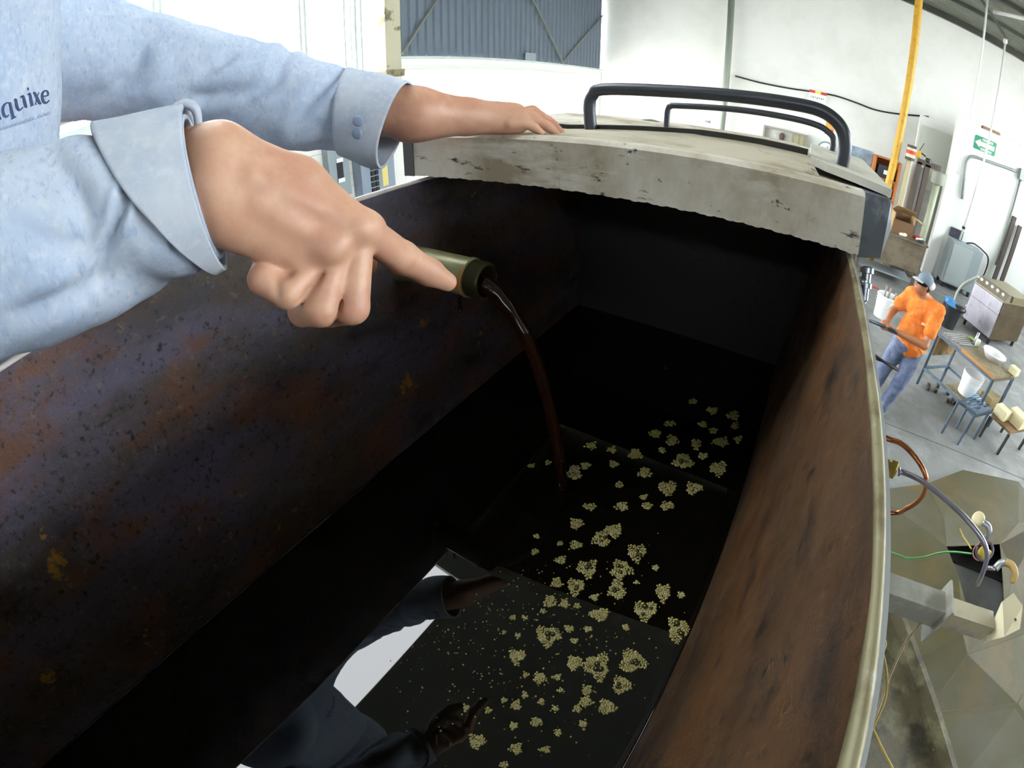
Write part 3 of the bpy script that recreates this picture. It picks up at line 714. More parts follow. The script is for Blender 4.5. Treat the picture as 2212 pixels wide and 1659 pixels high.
cr_l = creases([([(340, 55), (270, 170), (150, 246)], .006, 22), ([(395, 214), (470, 205), (560, 180)], .008, 13), ([(470, 262), (560, 200), (660, 130)], .006, 14), ([(590, 160), (640, 90)], .006, 12), ([(640, 250), (700, 190), (740, 165)], .006, 12), ([(440, 150), (520, 110)], .005, 13)])
cr_t = creases([([(25, 0), (28, 90), (20, 150)], .005, 14), ([(85, 10), (95, 80)], .004, 14)])
RS = [(P(-420, 450, .40), P(-420, 1060, .40), .75), (P(-200, 385, .37), P(-210, 880, .37), .8), (P(0, 331, .345), P(0, 775, .345), .85), (P(123, 304, .335), P(150, 732, .335), .85),
      (P(231, 280, .325), P(290, 655, .325), .85), (P(330, 256, .317), P(400, 610, .317), .82), (P(404, 244, .312), P(484, 560, .312), .8)]
def rwr(s, phi, q):
    e = .0035 * nz3(q, 16, 1.0) + .0022 * nz3(q, 38, 5.0)
    c_ = math.cos(phi) ; f_ = math.sin(phi)
    e += .004 * math.sin(9 * s * 2 - 3.2 * phi + 2 * nz3(q, 9, 2.0)) * max(0, 1 - abs(s - .75) * 3)
    return e + cr_r(q)
sv, sf = loft(RS, 110, 130, wrinkle=rwr, thick=.003)
shirt_sl = mesh('right_sleeve', sv, sf, M_SHIRT, man, True)
def cuff_s(phi):                     # turned-back cuff is deep on top and narrows towards the bottom edge
    t = (1 + math.cos(phi)) / 2
    return (.985 - .345 * t ** 1.15 - .02, 1.0)
sv, sf = loft(RS, 72, 22, wrinkle=lambda s, phi, q: .0022 * nz3(q, 22, 3.0), s_of_phi=cuff_s, grow=.0065, thick=.003)
mesh('turned_cuff', sv, sf, M_CUFF, shirt_sl, True)
# inner cuff edge folded up at the wrist
MB().tube(smooth_path([P(372, 246, .306), P(382, 228, .306), P(405, 224, .306), P(424, 240, .306), P(428, 275, .305), P(424, 312, .304)], 40), [.0032 - .0012 * abs(i - 20) / 20 for i in range(41)], 8).build('cuff_edge', M_CUFF, shirt_sl, True)
# left sleeve and its buttoned cuff
LS = [(P(-60, -150, .80), P(40, 262, .80), .8), (P(150, -70, .785), P(150, 258, .785), .8), (P(300, 10, .765), P(260, 264, .765), .85), (P(390, 37, .745), P(370, 275, .745), .85), (P(500, 76, .725), P(500, 300, .725), .85), (P(620, 104, .705), P(630, 325, .705), .85), (P(735, 143, .688), P(735, 330, .688), .85), (P(800, 166, .68), P(775, 338, .68), .85)]
def lwr(s, phi, q): return .006 * nz3(q, 9, 7.0) + .004 * nz3(q, 20, 2.0) + .0022 * nz3(q, 45, 4.0) + cr_l(q)
sv, sf = loft(LS, 90, 130, wrinkle=lwr, thick=.003)
lsl = mesh('left_sleeve', sv, sf, M_SHIRT, man, True)
LC = [(P(757, 150, .685), P(738, 331, .683), .9), (P(800, 160, .678), P(770, 345, .677), .9), (P(845, 170, .670), P(800, 356, .670), .9), (P(886, 181, .664), P(824, 358, .664), .9)]
sv, sf = loft(LC, 60, 24, wrinkle=lambda s, phi, q: .002 * nz3(q, 25, 9.0), thick=.004, grow=.004)
lcf = mesh('left_cuff', sv, sf, M_CUFF, lsl, True)
from mathutils.bvhtree import BVHTree
bvc = BVHTree.FromPolygons([Vector(q) for q in sv], sf)
for px, py__ in ((774, 261), (771, 289)):
    hit_ = bvc.ray_cast(Vector(C0), Vector(ray(px, py__))); c = V(hit_[0]); t_ = nrm(V(hit_[1])); t_ = t_ if t_ @ (C0 - c) > 0 else -t_
    MB().lathe([(.0001, .002), (.0045, .002), (.0068, .0012), (.0072, 0), (.0068, -.001)], c, t_, 18).build('button', mat('grey_blue_button', '#8796ae', .4), lcf, True)
# shirt front: trunk
TS = [(P(150, -330, .66), P(-420, -330, .72), .55), (P(140, -150, .645), P(-400, -150, .71), .6), (P(132, 0, .635), P(-380, 20, .70), .62), (P(130, 120, .63), P(-370, 150, .70), .62), (P(128, 230, .63), P(-370, 280, .70), .62), (P(120, 330, .635), P(-370, 420, .71), .62), (P(90, 470, .65), P(-380, 560, .73), .62)]
def twr(s, phi, q): return .005 * nz3(q, 7, 3.0) + .002 * nz3(q, 22, 6.0) + cr_t(q)
tv, tf = loft(TS, 72, 70, wrinkle=twr, thick=.004)
trunk = mesh('shirt_front', tv, tf, M_SHIRT, man, True)
sdf_obj('shirt_yoke', [ell(TT + V((0, 0, -.05)), (.13, .17, .10), .05), cap(TT + V((0, .05, -.05)), LS0 + V((0, 0, .02)), .09, .085, .06), cap(TT + V((0, -.05, -.05)), SHR, .085, .085, .05), cap(SHR, RS0, .082, .075, .05), ell(RS0, (.088, .088, .088), .05), cut(cap(NECK + V((.01, 0, -.02)), NECK + V((.03, .01, .1)), .066, .08, .01))], .011, M_SHIRT, man)
HIP = trunk_c + V((-.14, -.05, -.52))
hp_ = TS[-1]
sdf_obj('shirt_tail', [cap((hp_[0] + hp_[1]) / 2 + V((0, 0, .03)), HIP + V((0, 0, .12)), .15, .17, .05)], .012, M_SHIRT, man)
M_JEAN = layered('dark_blue_denim', '#3e4a63', [('#566079', 30, .5, .7, None, 1.0)], rough=.9)
M_BOOT = mat('brown_leather', '#3d2e22', .6)
lg = []
for s_ in (-1, 1):
    h0 = HIP + V((0, .1 * s_, .05)); kn = V((HIP[0] - .02, HIP[1] + .11 * s_, PLAT_Z + .48)); an = V((HIP[0] - .05, HIP[1] + .12 * s_, PLAT_Z + .08))
    lg += [cap(h0, kn, .105, .075, .05), cap(kn, an, .075, .062, .03)]
sdf_obj('trousers', lg, .012, M_JEAN, man)
for s_ in (-1, 1):
    an = V((HIP[0] - .05, HIP[1] + .12 * s_, PLAT_Z + .006))
    sdf_obj('boot', [cap(an + V((0, 0, .045)), an + V((.17, .02, .04)), .045, .04, .02), cap(an + V((0, 0, .05)), an + V((0, 0, .14)), .05, .055, .02)], .009, M_BOOT, man)
sdf_obj('hair', [ell(HEAD + V((-.02, -.01, .035)), (.086, .1, .1), .01), cut(ell(HEAD + V((.075, .04, -.03)), (.08, .09, .1), .01))], .008, mat('black_hair', '#15120f', .5), man)
fc = nrm(V((.9, .45, 0))); fs = nrm(np.cross(fc, (0, 0, 1)))
for s_ in (-1, 1):
    MB().lathe([(.0001, .006), (.007, .004), (.009, 0)], HEAD + fc * .083 + fs * .032 * s_ + V((0, 0, .01)), fc, 12).build('eye', mat('eye_white', '#d8d4cc', .2), man, True)
MB().tube([HEAD + fc * .098 + fs * t + V((0, 0, -.065)) for t in (-.022, 0, .022)], [.003, .005, .003], 8).build('mouth', mat('lip', '#a8685a', .5), man, True)
# printing on the shirt front
def on_trunk(px, py__): return P(px, py__, .6)
M_INK = mat('navy_ink', '#39476b', .9)
M_INK2 = mat('faded_ink', '#7f8fae', .9)
from mathutils.bvhtree import BVHTree
bvh = BVHTree.FromPolygons([Vector(p) for p in tv], tf)
def stick(px, py__, lift=.0012):
    d = Vector(ray(px, py__)); h = bvh.ray_cast(Vector(C0), d)
    if h[0] is None: return P(px, py__, .62)
    return V(h[0]) - V(d) * lift
def strokes(lst, wpx, name, m, par):
    mb = MB()
    for st_ in lst:
        pts = [V((p[0], p[1])) for p in st_]
        if len(pts) > 2: pts = [q[:2] for q in smooth_path([V((p[0], p[1], 0)) for p in pts], 6 * len(pts))]
        ws = [s_[2] if len(s_) > 2 else wpx for s_ in st_]; ww = np.interp(np.linspace(0, 1, len(pts)), np.linspace(0, 1, len(ws)), ws)
        L_ = []; 
        for i, p in enumerate(pts):
            t = pts[min(i + 1, len(pts) - 1)] - pts[max(i - 1, 0)]; t = t / (np.linalg.norm(t) + 1e-9); nn = V((-t[1], t[0]))
            a = p + nn * ww[i] / 2; b = p - nn * ww[i] / 2
            L_ += [stick(*a), stick(*b)]
        n2 = len(pts); mb.add(L_, [(2 * i, 2 * i + 1, 2 * i + 3, 2 * i + 2) for i in range(n2 - 1)])
    return mb.build(name, m, par)
Z = lambda x, y, w=None: (x / 11.85, 160 + y / 11.85) + ((w,) if w else ())
letters = [
    [Z(-60, 960, 3), Z(-20, 1060, 4), Z(0, 1130, 5), Z(40, 1150, 3)],                                                             # a (cut by the frame)
    [Z(270, 745, 2), Z(190, 735, 3), Z(100, 800, 5), Z(75, 920, 6.5), Z(110, 1050, 6), Z(170, 1090, 4), Z(230, 1040, 2.5)],      # q bowl
    [Z(255, 720, 5), Z(300, 940, 6.5), Z(340, 1110, 6.5)], [Z(285, 1155, 2.5), Z(415, 1085, 3)],
    [Z(360, 670, 3), Z(405, 655, 5), Z(430, 790, 6.5), Z(465, 895, 6), Z(520, 910, 4), Z(600, 840, 2.5)],                        # u
    [Z(530, 590, 3), Z(595, 570, 5), Z(635, 720, 6.5), Z(665, 830, 6), Z(700, 825, 2.5)],
    [Z(705, 530, 3), Z(765, 510, 5), Z(795, 660, 6.5), Z(825, 785, 6)], [Z(780, 815, 2.5), Z(865, 790, 2.5)],                    # i
    [Z(700, 378, 5), Z(740, 372, 5.5)],
    [Z(850, 490, 3), Z(890, 485, 5), Z(960, 620, 6), Z(1020, 740, 6), Z(1065, 750, 2.5)], [Z(1000, 470, 2.5), Z(960, 560, 2), Z(905, 760, 2)], [Z(890, 775, 2.5), Z(940, 765, 2.5)],   # x
    [Z(1085, 570, 3), Z(1170, 560, 2.5), Z(1235, 530, 3.5), Z(1220, 450, 4), Z(1160, 425, 3), Z(1095, 480, 5), Z(1085, 590, 6), Z(1120, 700, 5.5), Z(1190, 735, 4), Z(1270, 665, 2.5)]]  # e
strokes(letters, 4, 'lettering', M_INK, trunk)
tiny = []
for i in range(34):
    x = 10 + i * 38; y = 1430 - .33 * x
    if 880 < x < 960: continue
    hh = 60 + 35 * ((i * 7) % 3); tiny.append([Z(x, y + 25), Z(x + 12, y - hh * .6)])
    if i % 3 == 0: tiny.append([Z(x, y - hh * .2), Z(x + 38, y - hh * .35)])
strokes(tiny, 1.3, 'small_print', M_INK2, trunk)
# work platform the man stands on
plat = thing('work_platform', 'steel work platform along the left side of the tank', 'platform', (-1.05, .1, 0))
MB().box((-1.5, -.7, PLAT_Z - .04), (-.60, .9, PLAT_Z)).build('deck', M_STEEL_D, plat)
for x in (-1.46, -.64):
    for y in (-.66, .86): MB().bar((x, y, 0), (x, y, PLAT_Z - .04), .05, .05).build('leg', M_STEEL_D, plat)
# ------------------------------------------------------------------ things along the left wall
M_GREY = mat('grey_enamel', '#8a969a', .5, .1); M_GREYB = mat('blue_grey_enamel', '#8793a3', .5, .1)
M_DARK = mat('black_plastic', '#1d1e20', .45); M_YEL = mat('yellow_label', '#d9c877', .6); M_PLW = mat('white_plastic', '#e4e6e6', .45)
M_CEMENT = layered('dirty_cement', '#8d8668', [('#5f5840', 8, .5, .65, None, 1.0)], rough=.9)
col_ = thing('concrete_column', 'pale cement column between the tall window and the corrugated panel', 'column', (LEFT_X + .1, 5.7, 0))
MB().box((LEFT_X - .1, 5.54, 3.02), (LEFT_X + .12, 5.87, 5.7)).build('shaft', M_BEAMC, col_)
MB().box((LEFT_X - .1, 5.5, 2.92), (LEFT_X + .16, 5.9, 3.04)).build('footing', M_CEMENT, col_)
MB().box((LEFT_X - .1, 5.54, 0), (LEFT_X + .12, 5.87, 2.93)).build('base', M_BLOCK, col_)
cp = thing('corrugated_panel', 'blue-grey corrugated sheet panel above the open doorway', 'panel', (LEFT_X, 9.9, 3.2))
def corr_sheet(y0, y1, z0, z1, x, per=.2):
    n = int(round((y1 - y0) / per)); ys = []
    for i in range(n):
        a = y0 + i * (y1 - y0) / n; q = (y1 - y0) / n
        ys += [(a, 0), (a + q * .3, 0), (a + q * .42, .035), (a + q * .82, .035), (a + q * .94, 0)]
    ys.append((y1, 0)); k = len(ys)
    vv = [(x + d, y, z0) for y, d in ys] + [(x + d, y, z1) for y, d in ys] + [(x - .01, y, z0) for y, d in ys] + [(x - .01, y, z1) for y, d in ys]
    ff = [(i, i + 1, k + i + 1, k + i) for i in range(k - 1)] + [(2 * k + i, 3 * k + i, 3 * k + i + 1, 2 * k + i + 1) for i in range(k - 1)] + [(i, 2 * k + i, 2 * k + i + 1, i + 1) for i in range(k - 1)]
    return vv, ff
for i in range(8): mesh('sheet', *corr_sheet(5.92 + i * 1.0, 6.92 + i * 1.0, 3.26, 5.72, LEFT_X - .02), M_CORR, cp)
MB().bar((LEFT_X + .05, 5.9, 3.23), (LEFT_X + .05, 13.95, 3.23), .06, .05).build('bottom_rail', mat('pale_green_rail', '#c3cdc4', .5), cp)
for a, b in (((LEFT_X + .08, 5.95, 3.3), (LEFT_X + .08, 7.9, 5.6)), ((LEFT_X + .08, 9.0, 5.6), (LEFT_X + .08, 11.4, 3.3)), ((LEFT_X + .08, 13.8, 4.9), (LEFT_X + .08, 11.4, 3.3))):
    MB().tube([a, b], .022, 8).build('brace_rod', M_STEEL, cp)
MB().box((LEFT_X + .06, 9.66, 3.24), (LEFT_X + .075, 10.1, 3.44)).build('notice', M_GREY, cp)
# switch boxes under the window
eb = thing('fuse_box', 'grey-green fuse box with a breaker window on the white wall', 'electrical box', (LEFT_X, 4.46, 1.3))
MB().box((LEFT_X, 4.28, 1.22), (LEFT_X + .14, 4.66, 1.98), bev=.01).build('case', M_GREY, eb)
MB().box((LEFT_X + .14, 4.42, 1.45), (LEFT_X + .15, 4.53, 1.74)).build('window', M_DARK, eb)
for z in (1.44, 1.74): MB().box((LEFT_X + .145, 4.42, z), (LEFT_X + .155, 4.54, z + .06)).build('tag', M_PLW, eb)
sb = thing('switch_cabinet', 'large blue-grey switch cabinet with two rows of black breakers', 'electrical box', (LEFT_X, 5.15, .7))
MB().box((LEFT_X, 4.82, .6), (LEFT_X + .2, 5.52, 1.95), bev=.012).build('case', M_GREYB, sb)
for r_ in range(2):
    for k in range(6):
        MB().box((LEFT_X + .2, 5.0 + r_ * .085, 1.06 + k * .09), (LEFT_X + .225, 5.06 + r_ * .085, 1.13 + k * .09)).build('breaker', M_DARK, sb)
MB().box((LEFT_X + .2, 5.24, 1.2), (LEFT_X + .205, 5.36, 1.6)).build('yellow_sticker', M_YEL, sb)
for y in (5.53, 5.58, 5.63):
    o = MB().tube([(LEFT_X + .05, y + .02, .3), (LEFT_X + .05, y + .02, 3.0)], .02, 8).build('conduit', M_PLW); tag(o, 'white conduit running up the wall beside the switch cabinet', 'conduit', 'conduits beside the switch cabinet')

# ------------------------------------------------------------------ along the end wall
M_POST = mat('grey_green_post', '#8f978c', .5, .2); M_YPIPE = layered('yellow_paint', '#c99a2c', [('#8f6a1c', 9, .55, .7, None, 0.0)], rough=.5)
o = MB().tube([(-2.22, 13.7, 0), (-2.22, 13.7, 6.05)], .09, 14).build('steel_post', M_POST, None, True); tag(o, 'grey-green steel post standing against the bright end wall', 'post')
yp = thing('yellow_pipe', 'tall yellow painted pipe standing in the hall', 'pipe', (2.0, 11.3, 0))
MB().tube([(2.0, 11.3, 0), (2.0, 11.3, 1.79), (2.14, 11.3, 6.0), (2.16, 11.3, 6.72)], .087, 14).build('pipe_shaft', M_YPIPE, yp, True)
MB().lathe([(.14, 0), (.14, .02), (.06, .03)], (2.0, 11.3, 0), (0, 0, 1), 20).build('base_flange', M_YPIPE, yp)
cab = [PY(*p, 13.93) for p in ((1588, 164), (1640, 178), (1700, 190), (1760, 199), (1805, 207), (1850, 222), (1890, 237), (1940, 246), (2006, 252))]
o = MB().tube(smooth_path(cab, 50), .022, 8).build('wall_cable', M_DARK, None, True); tag(o, 'black cable sagging along the white end wall', 'cable')
def wall_rect(px0, py0, px1, py1, Y):                 # upright rectangle on a y-plane from two opposite corners
    a = PY(px0, py0, Y); b = PY(px1, py1, Y); return min(a[0], b[0]), max(a[0], b[0]), min(a[2], b[2]), max(a[2], b[2])
sg = thing('warning_notice', 'white wall notice with a red and yellow band under the cable', 'sign', (.1, 13.9, 2.9))
x0, x1, z0, z1 = -.02, .46, 2.98, 3.36
c_ = PY(1766, 210, 13.9)
w2, h2 = .23, .16
MB().box((c_[0] - w2, 13.9, c_[2] - h2), (c_[0] + w2, 14.0, c_[2] + h2)).build('board', M_PLW, sg)
for k, m_c in enumerate(('#cc3b30', '#e8cf5a', '#cc3b30')):
    MB().box((c_[0] - w2 + k * w2 * 2 / 3, 13.893, c_[2] + h2 * .55), (c_[0] - w2 + (k + 1) * w2 * 2 / 3, 13.9, c_[2] + h2)).build('colour_band', mat('notice_band', m_c, .6), sg)
for k in range(7):
    MB().box((c_[0] - w2 * .8 + k * .055, 13.895, c_[2] - .03 - .02 * (k % 2)), (c_[0] - w2 * .8 + k * .055 + .03, 13.9, c_[2] + .0)).build('print', mat('notice_print', '#7d8a80', .7), sg)
c_ = PY(1792, 279, 13.9)
sg = thing('extinguisher_sign', 'small orange and red sign behind the lid handle', 'sign', (c_[0], 13.9, c_[2] - .2))
MB().box((c_[0] - .11, 13.985, c_[2]), (c_[0] + .11, 14.0, c_[2] + .18)).build('upper_half', mat('sign_orange', '#e3a04a', .6), sg)
MB().box((c_[0] - .11, 13.985, c_[2] - .16), (c_[0] + .11, 14.0, c_[2])).build('lower_half', mat('sign_red', '#cf4437', .6), sg)
c_ = PY(1783, 324, 13.9)
ck = thing('wall_clock', 'round white wall clock with a grey rim', 'clock', (c_[0], 13.95, c_[2] - .2))
MB().lathe([(.0001, .03), (.19, .03), (.2, .02)], (c_[0], 13.95, c_[2]), (0, -1, 0), 28).build('face', M_PLW, ck)
MB().lathe([(.19, .03), (.2, .045), (.225, .045), (.23, 0)], (c_[0], 13.95, c_[2]), (0, -1, 0), 28).build('rim', M_GREY, ck, True)
for an, L_ in ((.4, .13), (2.0, .09)): MB().bar((c_[0], 13.91, c_[2]), (c_[0] + L_ * math.sin(an), 13.91, c_[2] + L_ * math.cos(an)), .006, .012).build('hand', M_DARK, ck)
# office window with a dim room behind it
wx0, wx1, wz0, wz1 = -1.06, .07, 1.72, 2.26
w = struct(MB().box((wx0 - .05, 13.86, wz0 - .05), (wx0, 13.99, wz1 + .05)).box((wx1, 13.86, wz0 - .05), (wx1 + .03, 13.99, wz1 + .05)).box((wx0, 13.86, wz1), (wx1, 13.99, wz1 + .04)).box((wx0, 13.86, wz0 - .05), (wx1, 13.99, wz0)).build('window_20', mat('grey_window_frame', '#8d8780', .6)), 'small office window in the end wall')
MB().box((wx0, 13.955, wz0), (wx1, 13.985, wz1)).build('room_view', layered('dim_office', '#aaa99e', [('#c9d0cc', 1.4, .45, .6, None, 2.0)], rough=.7), w)
MB().box((-.33, 13.945, wz0), (wx1, 13.955, wz1)).build('curtain', layered('drab_curtain', '#a6a186', [('#878264', 6, .45, .6, (3, 1, .1), 1.0)], rough=.9), w)
pp = thing('person', 'dark figure seen through the small office window', 'person', (-.62, 13.9, wz0))
sdf_obj('body', [ell((-.60, 13.9, wz0 + .40), (.075, .05, .10), .02), cap((-.60, 13.9, wz0 + .2), (-.60, 13.9, wz0 + .34), .05, .045, .03), cap((-.62, 13.9, wz0 + .07), (-.42, 13.9, wz0 + .08), .06, .06, .04), ell((-.66, 13.9, wz0 + .14), (.07, .05, .14), .04)], .02, mat('silhouette_brown', '#54463f', .9), pp)  # head and body share one dark tone, painted as a silhouette
# blue board, shelf unit
c0 = PY(1836, 302, 12.6); c1 = PY(1888, 365, 12.6)
bb = MB().box((c0[0], 12.6, 0), (c0[0] + .62, 12.66, 2.4)).build('blue_board', layered('blue_grey_felt', '#7d8fa0', [('#93a3b0', 6, .45, .6, None, 0.0)], rough=.9)); tag(bb, 'blue-grey board standing behind the lid handle', 'board')
su = thing('shelf_unit', 'orange wooden shelf unit holding boxes beside the blue board', 'shelf', (c0[0] + .95, 12.6, 0))
M_OWOOD = mat('orange_wood', '#b9713c', .6)
sx0 = c0[0] + .66; sx1 = sx0 + .62
for x in (sx0, sx1): MB().box((x - .03, 12.3, 0), (x + .03, 12.75, 2.35)).build('side_panel', M_OWOOD, su)
for z in (.4, .9, 1.38, 1.85, 2.33): MB().box((sx0, 12.3, z), (sx1, 12.75, z + .03)).build('shelf_board', M_OWOOD, su)
MB().box((sx0, 12.75, 0), (sx1, 12.77, 2.35)).build('back_panel', M_OWOOD, su)
for z, m_c, h_, lab in ((1.88, '#2d3038', .3, 'dark box on the top shelf of the orange shelf unit'), (1.41, '#b8bcc6', .3, 'pale grey case on the middle shelf of the orange shelf unit'), (.93, '#3a3c42', .28, 'black case on the low shelf of the orange shelf unit')):
    bx_ = thing('storage_box', lab, 'box', (sx0 + .3, 12.45, z)); MB().box((sx0 + .1, 12.32, z), (sx0 + .5, 12.6, z + h_), bev=.02).build('case', mat('storage_case', m_c, .5), bx_); MB().box((sx0 + .25, 12.31, z + .1), (sx0 + .35, 12.32, z + .2)).build('label_patch', M_PLW, bx_)
wb = MB().box((c0[0] - .15, 12.2, 1.3), (sx0 - .04, 12.55, 1.345)).build('white_shelf', M_PLW); tag(wb, 'white shelf board in front of the blue board', 'shelf')
o = MB().box((-2.75, 13.96, 2.05), (-2.62, 14.0, 2.12), bev=.01).build('wall_socket', M_GREY); tag(o, 'small grey socket on the bright end wall', 'socket')

# ------------------------------------------------------------------ office partition on the right
PYW = 12.5; PXW = 3.84
M_PART = mat('partition_white', '#e2e4e0', .7)
pw = struct(MB().box((PXW, PYW, 0), (RIGHT_X, PYW + .12, 3.86)).build('wall_partition', M_PART), 'white office partition wall with the green exit sign')
struct(MB().box((2.86, 13.3, 0), (PXW + .1, 13.42, 3.68)).build('wall_partition_far', M_PART), 'white partition panel above the glazed bay')
struct(MB().box((PXW - .22, PYW - .02, 0), (PXW + .06, PYW + .2, 3.9)).build('trim_3', M_WHITE), 'white corner post of the office partition')
es = thing('exit_sign', 'green exit sign with a white arrow pointing left', 'sign', (4.42, PYW, 3.3))
M_GRN = mat('sign_green', '#1f8a63', .5)
ex0, ex1, ez0, ez1 = 4.12, 4.72, 3.33, 3.66
def rrect(x0, x1, z0, z1, y, r, n=5):
    out = []
    for cx_, cz_, a0 in ((x1 - r, z1 - r, 0), (x0 + r, z1 - r, 90), (x0 + r, z0 + r, 180), (x1 - r, z0 + r, 270)):
        for k in range(n + 1): a_ = math.radians(a0 + 90 * k / n); out.append((cx_ + r * math.cos(a_), y, cz_ + r * math.sin(a_)))
    return out
MB().prism(rrect(ex0 - .012, ex1 + .012, ez0 - .012, ez1 + .012, PYW - .004, .05), (0, -.006, 0)).build('border', M_PLW, es)
MB().prism(rrect(ex0, ex1, ez0, ez1, PYW - .010, .045), (0, -.004, 0)).build('board', M_GRN, es)
zm = (ez0 + ez1) / 2
MB().prism([(ex0 + .02, PYW - .015, zm), (ex0 + .16, PYW - .015, zm + .10), (ex0 + .16, PYW - .015, zm + .055), (ex1 - .04, PYW - .015, zm + .055), (ex1 - .04, PYW - .015, zm - .055), (ex0 + .16, PYW - .015, zm - .055), (ex0 + .16, PYW - .015, zm - .10)], (0, -.003, 0)).build('arrow', M_PLW, es)
M_SPALE = mat('sign_pale_print', '#b5c6b4', .6)
for z in (ez1 - .085, ez0 + .02):
    for k in range(8): MB().box((ex0 + .19 + k * .04, PYW - .018, z), (ex0 + .222 + k * .04, PYW - .014, z + .06)).build('letter_block', M_SPALE, es)
M_COND = mat('grey_conduit', '#8c9190', .45, .3)
o = MB().tube(smooth_path([PY(*p, PYW - .06) for p in ((2078, 430), (2086, 360), (2092, 343), (2103, 338), (2130, 347), (2195, 370))], 30), .035, 10).build('conduit', M_COND, None, True); tag(o, 'grey conduit arching under the exit sign', 'conduit')
c_ = PY(2207, 376, PYW); o = MB().box((c_[0] - .1, PYW - .14, c_[2] - .14), (c_[0] + .12, PYW, c_[2] + .12), bev=.01).build('junction_box', M_COND); tag(o, 'grey junction box at the end of the arching conduit', 'electrical box')
o = MB().tube([(c_[0] - .02, PYW - .05, c_[2] - .145), (c_[0] - .05, PYW - .05, .9)], .03, 10).build('conduit', M_COND, None, True); tag(o, 'vertical conduit dropping from the junction box', 'conduit')
o = MB().tube([(3.59, 11.0, 6.62), (3.50, 11.0, 4.8), (3.44, 11.0, 3.68), (3.40, 11.0, 2.6)], .026, 8).build('hanging_pipe', M_PLW, None, True); tag(o, 'thin white pipe hanging from the roof beside the exit sign', 'pipe')
wp = thing('white_pipe', 'thin white pipe crossing in front of the exit sign down to the grey cabinet', 'pipe', (4.35, 12.3, .9))
MB().tube([(4.52, 12.3, 6.07), (4.41, 12.3, 3.33), (4.28, 12.3, .95)], .028, 8).build('pipe_run', M_PLW, wp, True)
MB().lathe([(.05, -.05), (.06, 0), (.05, .06)], (4.52, 12.3, 6.07), (0, 0, 1), 12).build('elbow', M_PLW, wp, True)
for z in (1.45, 1.1): MB().lathe([(.045, -.03), (.045, .03)], (4.30, 12.3, z), (0, 0, 1), 12).build('clip', M_DARK, wp)
c_ = PY(2067, 503, PYW)
md = thing('meter_unit', 'dark blue display unit on the partition beside the white pipe', 'meter', (c_[0], PYW, c_[2] - .15))
MB().box((c_[0] - .2, PYW - .08, c_[2] - .12), (c_[0] + .16, PYW, c_[2] + .1), bev=.015).build('case', mat('navy_plastic', '#333c4c', .4), md)
MB().box((c_[0] - .12, PYW - .085, c_[2] - .03), (c_[0] - .02, PYW - .08, c_[2] + .02)).build('display', mat('dim_red_display', '#6b2e33', .3), md)
for k in range(2): tag(MB().box((4.28 + k * .24, PYW - .02, 3.86), (4.5 + k * .24, PYW + .12, 3.93)).build('brick', mat('dull_brick', '#8a6f5c', .9)), 'dull brick lying on top of the white partition', 'brick', 'bricks on the partition')
o = MB().bar((4.78, PYW + .04, 3.9), (5.9, PYW + .04, 3.9), .05, .05).build('white_batten', M_PLW); tag(o, 'white batten lying along the top of the partition', 'batten')
# roof details
o = MB().tube([(3.95, 11.6, 6.45), (4.9, 10.0, 6.25)], .045, 10).build('tube_lamp', M_PLW, None, True); tag(o, 'pale fluorescent tube under the roof', 'lamp')
o = MB().bar((3.0, 10.6, 6.6), (4.55, 12.3, 6.15), .05, .05).build('roof_brace', M_STEEL_D); tag(o, 'dark diagonal brace under the roof', 'brace')
# grey floor cabinet
gc = thing('floor_cabinet', 'grey metal electrical cabinet standing against the partition', 'cabinet', (4.2, 12.0, 0))
a0 = PZ(2012, 655, .0); gx0, gx1, gy0, gy1 = 4.0, 4.85, 11.85, 12.4
MB().box((gx0, gy0, .12), (gx1, gy1, 1.12), bev=.012).build('body', M_GREY, gc)
MB().box((gx0 + .03, gy0 - .015, .16), (gx1 - .28, gy0, 1.08)).build('door', mat('light_grey_enamel', '#9ba4a4', .5), gc)
for x in (gx0 + .05, gx1 - .05):
    for y in (gy0 + .05, gy1 - .05): MB().box((x - .03, y - .03, 0), (x + .03, y + .03, .13)).build('foot', M_DARK, gc)
o = MB().tube(smooth_path([(gx1 - .4, 12.2, 1.14), (gx1 - .2, 12.2, 1.2), (gx1 + .1, 12.25, 1.13), (gx1 + .35, 12.35, 1.0), (gx1 + .42, 12.4, .7), (gx1 + .35, 12.4, .2)], 30), .02, 8).build('power_cable', M_DARK, None, True); tag(o, 'black power cable looping out of the grey cabinet', 'cable')
# dark channels leaning at the right edge
for k in range(2):
    a = PZ(2185 + k * 12, 648 - k * 12, 0.0); o = MB().bar((5.50 + k * .22, 12.25, .0), (5.62 + k * .22, 12.42, 2.2 - .15 * k), .11, .06).build('steel_channel', mat('brown_black_steel', '#3f352c', .6)); tag(o, ('longer' if k == 0 else 'shorter') + ' dark steel channel leaning on the partition wall', 'channel')
